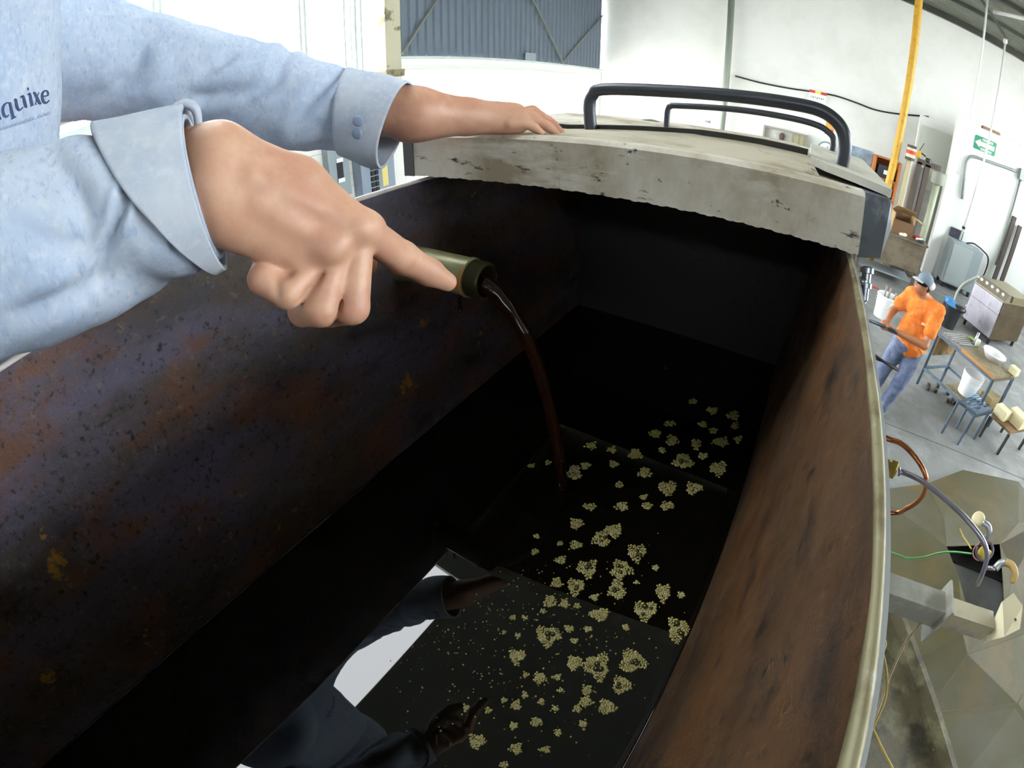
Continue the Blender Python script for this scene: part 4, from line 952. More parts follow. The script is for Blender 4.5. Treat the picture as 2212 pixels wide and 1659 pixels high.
# glazed bay: dark stand, pulley pipe, spool, bench
M_BRN = mat('dark_brown_steel', '#5b5049', .55, .2)
ds = thing('steel_stand', 'tall dark steel stand with two posts and a cross bar', 'stand', (2.75, 11.9, 0))
def vp(px, py, z_lo, Y, w_, nm, m_, par):
    c = PY(px, py, Y); return c
pA = PY(1986, 350, 11.6); pB = PY(2004, 356, 11.6); pC = PY(2030, 370, 11.6)
for c in (pA, pB): MB().bar((c[0], 11.6, 0), (c[0], 11.6, c[2]), .12, .1).build('post', M_BRN, ds)
MB().bar((pA[0] - .05, 11.6, pA[2] + .02), (pC[0], 11.6, pA[2] + .02), .1, .12).build('cross_bar', M_BRN, ds)
MB().lathe([(.0001, .1), (.07, .1), (.08, 0)], (pB[0], 11.6, pA[2] + .05), (0, 0, 1), 14).build('knob', M_DARK, ds)
MB().box(((pA[0] + pB[0]) / 2 - .08, 11.68, .9), ((pA[0] + pB[0]) / 2 + .08, 11.7, pA[2] - .1)).build('back_plate', M_PLW, ds)
MB().box((pA[0] - .1, 11.5, 0), (pC[0], 11.95, .08)).build('base', M_BRN, ds)
dp = thing('drum_pipe', 'pale green vertical pipe with a wide drum on top', 'pipe', (pC[0], 12.1, 0))
cD = PY(2028, 386, 12.1); cE = PY(1984, 535, 12.1)
MB().tube([(cD[0] - .05, 12.1, 0), (cD[0] - .02, 12.1, cD[2])], .085, 16).build('pipe_shaft', mat('pale_green_paint', '#a6ac94', .5), dp, True)
MB().lathe([(.0001, -.13), (.18, -.13), (.19, -.1), (.19, .13), (.17, .15), (.0001, .15)], (cD[0], 12.1, cD[2]), (0, 0, 1), 24).build('drum', mat('grey_green_drum', '#9a9f90', .5), dp, 40)
cS = PY(1968, 330, 11.2)
sp_ = thing('striped_spool', 'striped spool with a red band standing on the steel stand', 'spool', (cS[0], 11.2, 0))
for k, (m_c, z0_, z1_) in enumerate((('#3a3d36', -.16, -.1), ('#c9bf9c', -.1, -.03), ('#c43b34', -.03, .05), ('#c9bf9c', .05, .1), ('#3a3d36', .1, .16))):
    MB().lathe([(.0001, z0_), (.11, z0_), (.11, z1_), (.0001, z1_)], (cS[0], 11.2, cS[2]), (0, 0, 1), 20).build('band', mat('spool_%d' % k, m_c, .6), sp_)
MB().box((cS[0] - .05, 11.21, 0), (cS[0] + .05, 11.3, cS[2] - .16)).build('stem', mat('pale_wood', '#b3a987', .8), sp_)
cS = PY(1983, 341, 11.6); cS[2] = pA[2] + .185
yt = thing('yellow_tool', 'small yellow tool with a thin antenna beside the striped spool', 'tool', (cS[0], 11.6, cS[2] - .1))
MB().box((cS[0] - .05, 11.56, cS[2] - .1), (cS[0] + .05, 11.64, cS[2] + .06), bev=.02).build('body', mat('tool_yellow', '#d7a818', .5), yt)
MB().tube([(cS[0], 11.6, cS[2] + .05), (cS[0] + .08, 11.6, cS[2] + .25)], .008, 6).build('antenna', M_DARK, yt)
MB().bar((cS[0] + .05, 11.6, cS[2] + .02), (cS[0] + .17, 11.6, cS[2] - .02), .03, .03).build('grip', M_DARK, yt)
# grey sheet behind, glass panel
gs = struct(MB().box((2.95, 13.2, 0), (3.75, 13.25, 3.45)).build('door_1', mat('grey_green_door', '#b9bfb5', .6)), 'grey-green sheet door beside the white corner post')
MB().box((3.0, 13.17, .4), (3.7, 13.2, 1.9)).build('door_pane', layered('reflecting_door_pane', '#c3cac8', [('#a7b0ae', 3, .45, .6, None, 1.0)], rough=.2), gs)
# brown steel bench with a cardboard box
bn = thing('steel_bench', 'brown steel bench cabinet behind the worker', 'bench', (2.4, 10.6, 0))
bx0, bx1, by0, by1 = 1.55, 2.95, 10.4, 11.2
M_BENCH = layered('brown_bench_paint', '#6f6553', [('#574c3c', 4, .45, .65, None, 0.0)], rough=.6)
MB().box((bx0, by0, .38), (bx1, by1, .98), bev=.01).build('cabinet_body', M_BENCH, bn)
MB().box((bx0 - .04, by0 - .04, .98), (bx1 + .04, by1, 1.02)).build('worktop', M_BENCH, bn)
MB().box((bx0 + .03, by0 - .012, .44), (bx1 - .03, by0, .9)).build('front_panel', M_BENCH, bn)
for x in (bx0 + .05, bx1 - .05):
    for y in (by0 + .05, by1 - .05): MB().bar((x, y, 0), (x, y, .4), .07, .07).build('leg', M_BRN, bn)
MB().box((bx0 + .1, by0 + .1, .14), (bx1 - .1, by1 - .1, .17)).build('lower_shelf', M_GREY, bn)
M_CARD = mat('cardboard', '#a5895f', .85); M_CARDD = mat('cardboard_inside', '#6d5238', .9)
kb = thing('cardboard_box', 'open cardboard box with raised flaps on the brown bench', 'box', (2.45, 10.7, 1.02))
MB().box((2.15, 10.55, 1.02), (2.17, 10.95, 1.42)).build('side', M_CARD, kb); MB().box((2.6, 10.55, 1.02), (2.62, 10.95, 1.42)).build('side', M_CARD, kb)
MB().box((2.15, 10.95, 1.02), (2.62, 10.97, 1.42)).build('side', M_CARDD, kb); MB().box((2.15, 10.53, 1.02), (2.62, 10.55, 1.30)).build('side', M_CARDD, kb); MB().box((2.15, 10.55, 1.02), (2.62, 10.95, 1.03)).build('bottom', M_CARDD, kb)
MB().prism([(2.15, 10.97, 1.42), (2.62, 10.97, 1.42), (2.66, 10.75, 1.53), (2.2, 10.75, 1.55)], (0, 0, .008)).build('flap', M_CARD, kb)
MB().prism([(2.62, 10.55, 1.42), (2.62, 10.95, 1.42), (2.85, 10.95, 1.36), (2.85, 10.55, 1.34)], (0, 0, .008)).build('flap', M_CARD, kb)
for k, (x, y, m_c, lab) in enumerate(((2.78, 10.75, '#b43a34', 'crumpled red rag on the bench beside the cardboard box'), (2.80, 10.55, '#dfe1e0', 'white rag on the bench beside the red rag'), (2.80, 10.40, '#2c2f33', 'black cloth bundle at the end of the bench'), (2.40, 10.44, '#d9d6c4', 'cream paper bundle in front of the cardboard box'))):
    o = sdf_obj('rag', [ell((x, y, 1.05), (.07, .05, .03), .03), ell((x + .05, y + .03, 1.06), (.05, .05, .035), .03), ell((x - .04, y + .02, 1.045), (.045, .04, .025), .03)], .012, mat('rag_%d' % k, m_c, .9)); tag(o, lab, 'rag')
o = MB().bar(PZ(1866, 612, .02), PZ(1897, 623, .02), .05, .03).build('red_bar', mat('red_paint', '#b04a48', .6)); tag(o, 'thin red bar lying on the floor behind the worker', 'bar')
# ------------------------------------------------------------------ the worker in the orange shirt
WB = V((1.61, 4.98, 0.0)); VY = nrm(V((WB[0], WB[1], 0))); RX = V((VY[1], -VY[0], 0)); TC = -VY      # RX = picture right, TC = towards the tank
def Lw(x, y, z): return WB + RX * x * 1.05 + TC * y + V((0, 0, z * 1.035))
worker = thing('person', 'worker in an orange t-shirt and grey cap holding a hose nozzle', 'person', tuple(WB))
M_ORG = layered('orange_cotton', '#e07a34', [('#ef9550', 10, .45, .65, None, 0.0), ('#c9621f', 14, .55, .7, None, 3.0)], rough=.9, spec=.2)
M_JEAN2 = layered('faded_blue_denim', '#5a6684', [('#78829c', 6, .45, .65, None, 0.0), ('#434c66', 9, .55, .7, None, 3.0)], rough=.9)
M_SKIN2 = mat('brown_skin', '#a86f4f', .5)
HD = Lw(-.095, .06, 1.50); FD = nrm(RX * -.78 + TC * .6 + V((0, 0, .12))); FS = nrm(np.cross(V((0, 0, 1)), FD))
CH = Lw(-.02, .0, 1.16)
SA = nrm(RX * .86 + TC * .42)                       # shoulder axis towards picture right
shL = CH + SA * .185 + V((0, 0, .18)); shR = CH - SA * .185 + V((0, 0, .18))
elL = Lw(.13, .30, 1.03); haL = Lw(-.22, .42, 1.06)
elR = Lw(-.30, .06, 1.12); haR = Lw(-.30, .36, 1.08)
sk = [ell(HD, (.076, .076, .105), .01), ell(HD + FD * .035 + V((0, 0, -.045)), (.056, .056, .06), .03), ell(HD + FD * .092 + V((0, 0, -.012)), (.013, .013, .02), .012),
      ell(HD + FD * .082 + V((0, 0, -.055)), (.014, .022, .008), .008), ell(HD + FS * .078 + V((0, 0, -.01)), (.012, .016, .028), .006), ell(HD - FS * .078 + V((0, 0, -.01)), (.012, .016, .028), .006),
      cap(CH + V((0, 0, .18)), HD + V((0, 0, -.06)), .055, .05, .03),
      cap(shL, elL, .05, .042, .02), cap(elL, haL, .042, .028, .02), cap(shR, elR, .05, .042, .02), cap(elR, haR, .042, .028, .02),
      cap(CH + V((0, 0, -.1)), CH + V((0, 0, .16)), .10, .11, .05)]
for hp0, dirv in ((haL, nrm(haL - elL)), (haR, nrm(haR - elR))):
    sk.append(cap(hp0, hp0 + dirv * .06, .03, .034, .012))
    for k in range(4):
        b0 = hp0 + dirv * .07 + V((0, 0, .03 - .02 * k)); sk.append(cap(b0, b0 - RX * .035 + TC * .01, .011, .010, .005)); sk.append(cap(b0 - RX * .035 + TC * .01, b0 - RX * .05 - TC * .02, .010, .009, .004))
    sk.append(cap(hp0 + dirv * .02 + V((0, 0, .025)), hp0 + dirv * .07 - RX * .02 + V((0, 0, .045)), .012, .010, .008))
body2 = sdf_obj('body', sk, .0075, M_SKIN2, worker)
ts = [cap(CH + V((0, 0, .13)) - SA * .1, CH + V((0, 0, .13)) + SA * .1, .115, .115, .05), cap(CH + V((0, 0, -.28)), CH + V((0, 0, .1)), .155, .150, .06), cap(CH - SA * .05 + V((0, 0, -.27)), CH + SA * .05 + V((0, 0, -.27)), .15, .15, .05), ell(CH + TC * .06 - RX * .04 + V((0, 0, -.13)), (.14, .12, .14), .06),
      cap(shL, shL + (elL - shL) * .62, .078, .074, .05), cap(shR, shR + (elR - shR) * .62, .078, .074, .05)]
ts.append(cut(cap(CH + V((0, 0, .22)), CH + FD * .07 + V((0, 0, .23)), .058, .05, .01)))
tv2, tf2 = sdf_surface(ts, .0095, 2)
cen_ = CH
tv2 = V([p + nrm((p - cen_) * V((1, 1, 0))) * (.008 * nz3(p, 14, 1.0) + .006 * math.sin(p[2] * 60 + 8 * nz3(p, 5, 2.0)) * .6) for p in tv2])
tee = np_mesh('t_shirt', tv2, tf2, M_ORG, worker)
MB().box((-.02, -.002, -.012), (.025, .002, .012), lambda k: CH + SA * .07 + TC * .155 + RX * (k[0]) + TC * k[1] + V((0, 0, k[2] + .02))).build('chest_logo', mat('pale_orange_print', '#f0c9a8', .8), tee)
jn = []
for s_, kx, ky, fx2, fy2 in ((1, .05, .06, -.02, .0), (-1, -.17, .02, -.22, -.02)):
    h0 = Lw(-.02 + .085 * s_, .02, .86); kn = Lw(kx, ky, .47); an = Lw(fx2, fy2, .07)
    jn += [cap(h0, kn, .105, .08, .05), cap(kn, an, .08, .072, .03)]
jn.append(ell(Lw(-.02, .02, .88), (.17, .15, .13), .05))
jv, jf = sdf_surface(jn, .0105, 2); jv = V([p + V((nz3(p, 12, 1.0), nz3(p, 12, 4.0), 0)) * .012 for p in jv])
np_mesh('jeans', jv, jf, M_JEAN2, worker)
for fx2, fy2 in ((-.02, .0), (-.22, -.02)):
    a = Lw(fx2, fy2, .045); sdf_obj('shoe', [cap(a, a + (FD * V((1, 1, 0))) * .15, .045, .04, .02), cap(a, a + V((0, 0, .05)), .045, .05, .02)], .009, mat('grey_blue_shoe', '#4d5a74', .7), worker)
# cap, hair, glasses
M_CAPG = mat('grey_blue_cap', '#76838f', .85); M_CAPW = mat('white_cap_cloth', '#dfe2e4', .85)
cpd = [ell(HD + V((0, 0, .045)) - FD * .012, (.089, .089, .085), .01), cut(cap(HD + V((0, 0, -.12)) , HD + FD * .01 + V((0, 0, -.045)), .13, .078, .004))]
capo = sdf_obj('cap_crown', cpd, .007, M_CAPG, worker)
vv = []; ff = []
for i in range(13):
    an = -1.05 + 2.1 * i / 12
    for r_, dz in ((.078, .045), (.115, .05), (.155, .042)):
        rr_ = r_ if r_ < .1 else .078 + (r_ - .078) * math.cos(an * .85) ** .7
        vv.append(HD + (FD * V((1, 1, .25))) * rr_ * math.cos(an) + FS * .082 * math.sin(an) * (1.0) + V((0, 0, dz - .012 * abs(an))))
for i in range(12):
    for k in range(2): ff.append((i * 3 + k, i * 3 + k + 1, i * 3 + k + 4, i * 3 + k + 3))
nv = len(vv); vv2 = [p - V((0, 0, .006)) for p in vv]
mesh('cap_brim', vv + vv2, ff + [tuple(q + nv for q in f[::-1]) for f in ff], M_CAPW, capo, True)
sdf_obj('cap_panel', [ell(HD + RX * .045 - FD * .03 + V((0, 0, .02)), (.062, .062, .05), .01)], .008, M_CAPW, capo)
sdf_obj('hair', [ell(HD - FD * .022 + V((0, 0, .0)), (.077, .077, .085), .01)], .008, mat('dark_hair', '#1b1613', .6), worker)
vv = []; ff = []
for i in range(21):
    an = -1.75 + 3.5 * i / 20; hgt = .021 if abs(an) < .9 else .021 - .013 * (abs(an) - .9) / .85
    d_ = FD * math.cos(an) * .092 + FS * math.sin(an) * .084
    for dz in (-hgt, hgt):
        vv.append(HD + d_ + V((0, 0, .012 + dz * (1 if dz > 0 else (.95 if abs(an) > .12 else .3)))))
for i in range(20): ff.append((2 * i, 2 * i + 1, 2 * i + 3, 2 * i + 2))
nv = len(vv); vi = [HD + (p - HD) * .965 for p in vv]
mesh('sunglasses', vv + vi, ff + [tuple(q + nv for q in f[::-1]) for f in ff], mat('black_gloss', '#0c0c0f', .08, 0, .8), worker, True)
nz = thing('hose_nozzle', 'dark metal hose nozzle held in the worker\'s hands', 'nozzle', tuple(haL + V((0, 0, -.02))))
q0 = haL - RX * .02 + TC * .03 + V((0, 0, .01)); q1 = q0 - RX * .22 + TC * .02 + V((0, 0, -.01))
MB().tube([q0 + RX * .08, q0, q1], [.016, .018, .016], 12).build('barrel', mat('dark_teal_grip', '#37474f', .4, .3), nz, True)
MB().tube([q1, q1 - RX * .05], [.012, .007], 10).build('tip', mat('steel_tip', '#b9babc', .3, .8), nz, True)
ch_ = [PZ(1830, 850, .02), P(1862, 752, 4.9), P(1885, 764, 4.95), P(1912, 783, 5.0), P(1932, 796, 5.05), P(1941, 800, 5.1), P(1925, 789, 5.14), P(1895, 776, 5.12), P(1862, 772, 5.08), PZ(1850, 830, .02)]
o = MB().tube(smooth_path(ch_, 40), .012, 8).build('welding_cable', M_DARK, None, True); tag(o, 'black cable looping in front of the worker\'s jeans', 'cable')

# ------------------------------------------------------------------ things standing round the worker
def bucket(name, lab, c, r, h_, m_, fill=None):
    b = thing(name, lab, 'bucket', c)
    MB().lathe([(.0001, .004), (r * .78, .004), (r * .8, 0), (r * .82, .01), (r, h_), (r * 1.03, h_), (r * 1.03, h_ - .02), (r * 1.06, h_ - .02), (r * 1.06, h_ + .008), (r * .97, h_ + .008), (r * .95, h_ - .01), (r * .77, .012), (.0001, .012)], c, (0, 0, 1), 30).build('shell', m_, b, 40)
    for k in range(3): MB().lathe([(r * (.90 + .035 * k) + .004, h_ * (.55 + .12 * k)), (r * (.90 + .035 * k) + .01, h_ * (.57 + .12 * k)), (r * (.905 + .035 * k) + .004, h_ * (.59 + .12 * k))], c, (0, 0, 1), 30).build('rib', m_, b, True)
    return b
bc = PZ(1902, 690, 0); bc = bc * V((1.02, 1.02, 0))
bk = bucket('bucket', 'white plastic bucket holding steel tools behind the worker', bc, .19, .38, M_PLW)
for k in range(5):
    an = k * 1.3; p0 = bc + V((.05 * math.cos(an), .05 * math.sin(an), .03)); p1 = bc + V((.1 * math.cos(an + .3) + .03, .1 * math.sin(an), .46 + .03 * (k % 3)))
    o = MB().tube([p0, p1], .016, 8).build('metal_rod', mat('dull_metal', '#9a9187', .4, .4)); tag(o, 'dull metal rod standing in the white bucket', 'rod', 'rods in the white bucket')
tbc = PZ(2043, 703, 0)
tb = thing('waste_bin', 'black waste bin lined with a blue bag behind the worker\'s shoulder', 'bin', tbc)
MB().lathe([(.0001, .0), (.17, 0), (.21, .42), (.2, .42), (.16, .02), (.0001, .02)], tbc, (0, 0, 1), 24).build('shell', M_DARK, tb, 40)
sdf_obj('bag', [ell(tbc + V((0, 0, .40)), (.2, .2, .08), .03), ell(tbc + V((-.1, .05, .48)), (.1, .1, .05), .04)], .016, mat('blue_bag', '#3d78ae', .4), tb)
sdf_obj('black_liner', [ell(tbc + V((.1, -.08, .42)), (.16, .14, .07), .03)], .016, mat('black_liner_film', '#22242a', .3), tb)
hb = PZ(2072, 678, 0)
hs = thing('pipe_hoop', 'bent pale pipe hoop on a round base beside the grey cabinet', 'stand', hb)
MB().tube(smooth_path([hb + V((-.16, .05, .05)), hb + V((-.2, .05, .38)), hb + V((-.12, .03, .62)), hb + V((.08, .0, .84)), hb + V((.13, -.01, .86)), hb + V((.17, -.02, .80)), hb + V((.2, -.03, .45)), hb + V((.17, -.05, .3)), hb + V((.05, -.08, .22))], 50), .032, 10).build('hoop', mat('pale_green_pipe', '#b9bfb4', .45), hs, True)
MB().lathe([(.0001, .04), (.2, .04), (.24, .0)], hb, (0, 0, 1), 24).build('base', M_STEEL, hs)
# steel oven
fc_ = V((4.38, 8.92, 0)); e1 = nrm(V((-.55, .83, 0))); e2 = nrm(V((.83, .55, 0)))
ov = thing('steel_oven', 'stainless steel oven with a row of knobs and a dark side', 'oven', fc_ + e1 * .4 + e2 * .5)
M_INOX = layered('brushed_steel', '#8e8b93', [('#a5a3ab', 3, .45, .65, (1, 1, .3), 0.0), ('#77737a', 7, .55, .7, None, 2.0)], rough=.4, metal=.5)
M_OVD = layered('dark_brown_side', '#4a3f2e', [('#5b4c33', 4, .45, .65, None, 0.0)], rough=.55, metal=.2)
def ob(lo, hi): return lambda k: fc_ + e1 * k[0] + e2 * k[1] + V((0, 0, k[2]))
MB().box((0, .012, .12), (.80, 1.15, .86), ob(0, 0)).build('body', M_OVD, ov)
MB().box((.01, -.012, .14), (.79, .012, .85), ob(0, 0)).build('front_sheet', M_INOX, ov)
MB().box((.01, -.02, .60), (.79, -.012, .605), ob(0, 0)).build('seam', M_DARK, ov)
MB().box((0, 0, .86), (.80, 1.15, .88), ob(0, 0)).build('top_sheet', mat('olive_steel_top', '#8b8468', .4, .4), ov)
MB().prism([ob(0, 0)((0, .02, .88)), ob(0, 0)((0, .22, .88)), ob(0, 0)((0, .22, 1.02)), ob(0, 0)((0, .15, 1.02))], e1 * .80).build('knob_panel', mat('worn_panel_steel', '#8f8677', .45, .4), ov)
for k in range(5): MB().lathe([(.0001, .04), (.025, .04), (.03, 0)], ob(0, 0)((.12 + k * .15, .085, .96)), nrm(-e2 + V((0, 0, .6))), 14).build('knob', M_PLW, ov, True)
MB().box((0, .3, .88), (.80, 1.15, 1.0), ob(0, 0)).build('rear_box', mat('olive_steel_box', '#857d62', .45, .4), ov)
MB().box((-.012, .02, .60), (0, 1.13, .64), ob(0, 0)).build('side_ledge', M_OVD, ov)
for x in (.05, .75):
    for y in (.08, 1.08): MB().bar(ob(0, 0)((x, y, 0)), ob(0, 0)((x, y, .12)), .05, .05).build('foot', M_DARK, ov)
# work table with blue-grey frame
u1 = nrm(V((.63, -.78, 0))); u2 = nrm(V((.78, .63, 0))); TA = V((2.29, 6.14, 0))
def tp(a, b, z): return TA + u1 * a + u2 * b + V((0, 0, z))
M_BLUE = layered('blue_grey_frame_paint', '#5a6b7c', [('#46545f', 8, .5, .65, None, 0.0)], rough=.5, metal=.2)
M_TRAY = layered('dull_tray_metal', '#6d6a68', [('#8a8785', 8, .5, .65, None, 0.0), ('#3f3d3c', 12, .55, .65, None, 2.0)], rough=.45, metal=.4)
M_PLANK = layered('dirty_plank', '#857a5e', [('#6a6048', 5, .45, .65, (3, 3, 1), 0.0)], rough=.75); M_PLE = mat('raw_plank_edge', '#b4814e', .8)
wt = thing('work_table', 'work table with a blue-grey steel frame and brown plank top', 'table', tp(.5, .35, 0))
TW, TL, TZ = .62, 1.0, .74
for a, b in ((0, 0), (TL, 0), (0, TW), (TL, TW)): MB().bar(tp(a, b, 0), tp(a, b, TZ), .035, .035).build('leg', M_BLUE, wt)
for a0, b0, a1, b1, z in ((0, 0, TL, 0, TZ), (0, TW, TL, TW, TZ), (0, 0, 0, TW, TZ), (TL, 0, TL, TW, TZ), (0, 0, TL, 0, .24), (0, TW, TL, TW, .24), (0, 0, 0, TW, .24), (TL, 0, TL, TW, .24)):
    MB().bar(tp(a0, b0, z), tp(a1, b1, z), .03, .03).build('rail', M_BLUE if z < .5 or b0 == b1 else mat('brown_rail', '#6a5c50', .5), wt)
MB().box((0, 0, 0), (.42, TW, .02), lambda k: tp(k[0], k[1], TZ + .015 + k[2])).build('tray_top', M_TRAY, wt)
MB().box((.42, .0, 0), (TL, TW * .98, .04), lambda k: tp(k[0], k[1], TZ + .015 + k[2])).build('plank', M_PLANK, wt)
MB().box((.42, -.006, 0), (TL, .0, .04), lambda k: tp(k[0], k[1], TZ + .015 + k[2])).build('plank_edge', M_PLE, wt)
MB().box((.0, .04, -.3), (.02, TW - .05, -.02), lambda k: tp(k[0], k[1], TZ + k[2])).build('end_board', layered('stained_board', '#a3865a', [('#5f4a2a', 5, .5, .65, None, 0.0)], rough=.8), wt)
MB().box((.4, .05, 0), (TL, TW, .015), lambda k: tp(k[0], k[1], .25 + k[2])).build('lower_shelf', M_PLANK, wt)
def on_table(a, b): return tp(a, b, TZ + .036)
for k in range(6):
    o = MB().bar(tp(.05 + .05 * k, .05 + .03 * (k % 3), TZ + .043), tp(.1 + .05 * k, .42 + .05 * (k % 2), TZ + .043), .02, .008).build('metal_strip', mat('strip_steel', '#b5b3b1', .3, .7)); tag(o, 'thin metal strip lying on the tray end of the work table', 'strip', 'metal strips on the work table')
c = tp(.30, .50, TZ + .036); o = MB().tube([c, c + V((.02, .03, .16))], .02, 10).build('metal_tube', mat('bright_tube', '#b8bfc6', .3, .6), None, True); tag(o, 'short bright metal tube standing on the work table', 'tube')
c = tp(.36, .48, TZ + .036); jar = thing('glass_jar', 'small glass jar with a white lid and green rag on the work table', 'jar', c)
MB().lathe([(.0001, 0), (.035, 0), (.035, .07), (.03, .08)], c, (0, 0, 1), 16).build('glass', mat('jar_glass', '#b9c3a6', .1), jar, True); MB().lathe([(.033, .08), (.033, .1), (.0001, .1)], c, (0, 0, 1), 16).build('lid', M_PLW, jar)
c = tp(.20, .57, TZ + .043)
o = sdf_obj('green_rag', [ell(c + V((0, 0, .015)), (.06, .04, .02), .02), ell(c + V((.03, -.03, .015)), (.04, .04, .018), .02)], .01, mat('moss_green_cloth', '#7d8a4a', .9)); tag(o, 'moss green rag beside the glass jar', 'rag')
c = tp(.68, .44, TZ + .056)
bsn = thing('white_basin', 'shallow white plastic basin on the work table', 'basin', c)
MB().lathe([(.0001, .012), (.10, .012), (.155, .085), (.16, .095), (.175, .095), (.178, .085), (.168, .075), (.115, 0), (.0001, 0)], c, (0, 0, 1), 32).build('bowl', M_PLW, bsn, True)
M_BLK = mat('cream_block', '#d9d0a8', .85)
c = tp(.93, .50, TZ + .001); o = MB().box((0, 0, 0), (.13, .12, .09), lambda k: c + u1 * k[0] + u2 * k[1] + V((0, 0, k[2] + .055)), bev=.01).build('cream_block', M_BLK); tag(o, 'cream block at the far corner of the work table', 'block')
bk2 = bucket('bucket', 'white plastic bucket on the lower shelf of the work table', tp(.62, .26, .266), .15, .28, M_PLW)
M_LBL = mat('light_blue_plastic', '#86a3ba', .5)
cr = thing('plastic_crate', 'light blue slotted plastic crate under the work table', 'crate', tp(.9, .12, .266))
MB().box((.78, .06, 0), (.98, .08, .12), lambda k: tp(k[0], k[1], .266 + k[2])).build('side', M_LBL, cr); MB().box((.78, .20, 0), (.98, .22, .12), lambda k: tp(k[0], k[1], .266 + k[2])).build('side', M_LBL, cr)
for k in range(5): MB().box((.78 + k * .045, .08, 0), (.80 + k * .045, .20, .12), lambda q: tp(q[0], q[1], .266 + q[2])).build('slat', M_LBL, cr)
o = MB().box((.80, .32, 0), (.99, .60, .17), lambda k: tp(k[0], k[1], .266 + k[2]), bev=.008).build('brown_carton', mat('drab_carton', '#93855f', .85)); tag(o, 'drab brown carton under the work table', 'box')
# slatted stool
so_ = [PZ(2070, 868, .44), PZ(2106, 893, .44), PZ(2140, 884, .44), PZ(2100, 860, .44)]
sl = thing('slatted_stool', 'low blue-grey stool with a slatted top', 'stool', (so_[0] + so_[2]) / 2 * V((1, 1, 0)))
for p, q in zip(so_, so_[1:] + so_[:1]): MB().bar(p, q, .025, .025).build('rail', M_BLUE, sl)
for p in so_: MB().bar(p * V((1, 1, 0)), p, .025, .025).build('leg', M_BLUE, sl)
for k in range(5):
    t = (k + .5) / 5; MB().bar(so_[0] * (1 - t) + so_[1] * t + V((0, 0, .014)), so_[3] * (1 - t) + so_[2] * t + V((0, 0, .014)), .026, .008).build('slat', M_BLUE, sl)
# low bench with cream blocks
lb_ = [PZ(2140, 900, .30), PZ(2180, 938, .30), PZ(2225, 930, .30), PZ(2185, 893, .30)]
lb = thing('low_bench', 'low plank bench carrying two cream blocks', 'bench', (lb_[0] + lb_[2]) / 2 * V((1, 1, 0)))
MB().prism(lb_, (0, 0, .03)).build('plank', layered('bench_plank', '#8c7050', [('#6e573d', 6, .45, .6, None, 0.0)], rough=.8), lb)
for p in lb_: MB().bar(p * V((1, 1, 0)), p, .03, .03).build('leg', M_STEEL_D, lb)
for (px0, py0, w_, d_, h_, lab) in ((2160, 900, .2, .17, .13, 'smaller cream block at the back of the low bench'), (2192, 915, .25, .2, .16, 'larger cream block at the front of the low bench')):
    c = PZ(px0, py0, .33); o = MB().box((-w_ / 2, -d_ / 2, 0), (w_ / 2, d_ / 2, h_), lambda k: c + u1 * k[0] + u2 * k[1] + V((0, 0, k[2])), bev=.015).build('cream_block', M_BLK); tag(o, lab, 'block')
# litter of bolts on the floor under the table
M_BOLT = mat('dirty_bolts', '#4b463f', .6, .3)
for k in range(9):
    a_, b_ = rng.uniform(.06, .5), rng.uniform(.08, .5); c = tp(a_, b_, 0); o = MB().lathe([(.0001, .05), (.03, .05), (.034, .0)], c, (0, 0, 1), 8).build('steel_offcut', M_BOLT); tag(o, 'small dark steel offcut on the floor under the work table', 'offcut', 'steel offcuts under the work table')

# ------------------------------------------------------------------ pipes and gear hanging outside the right tank wall
M_COP = layered('copper', '#b8764e', [('#8a5236', 20, .5, .65, None, 0.0)], rough=.25, metal=.9)
M_BRASS = mat('brass', '#a08b3f', .35, .8); M_HOSE = mat('braided_steel_hose', '#9a98a6', .28, .8)
cpp = [V((.07, 1.02, 2.2)), V((.2, 1.04, 2.16)), P(1905, 941, 1.3), P(1945, 957, 1.3), P(1975, 985, 1.3), P(1997, 1020, 1.31), P(2001, 1046, 1.33), P(1990, 1075, 1.36), P(1960, 1097, 1.4), P(1917, 1107, 1.43), V((.25, 1.0, 1.9)), V((.075, 1.0, 1.92))]
o = MB().tube(smooth_path(cpp, 90), .0068, 12).build('copper_pipe', M_COP, None, True); tag(o, 'bent copper pipe looping out from the side of the tank', 'pipe')
fh = thing('flexible_hose', 'steel flexible hose with a brass fitting running down beside the copper pipe', 'hose', P(1915, 1006, 1.32))
f0 = P(1905, 1003, 1.32); f1 = P(1941, 1018, 1.32); fd = nrm(f1 - f0)
MB().tube([V((.075, 1.05, 2.1)), f0], .010, 10).build('stub', M_BRASS, fh, True)
MB().lathe([(.016, 0), (.021, 0), (.021, .016), (.017, .016), (.017, .024), (.025, .024), (.025, .040), (.015, .044)], f0, fd, 6).build('hex_fitting', M_BRASS, fh)
hpz = [f1, P(1950, 1020, 1.32), P(1990, 1038, 1.31), P(2030, 1068, 1.31), P(2075, 1108, 1.31), P(2110, 1148, 1.32), P(2128, 1178, 1.34), P(2132, 1205, 1.37), P(2122, 1240, 1.42), P(2112, 1262, 1.5)]
hpp = smooth_path(hpz, 80)
MB().tube(hpp, [.0135 - .0065 * min(1, t / 8) for t in range(len(hpp))], 12).build('hose_run', M_HOSE, fh, True)
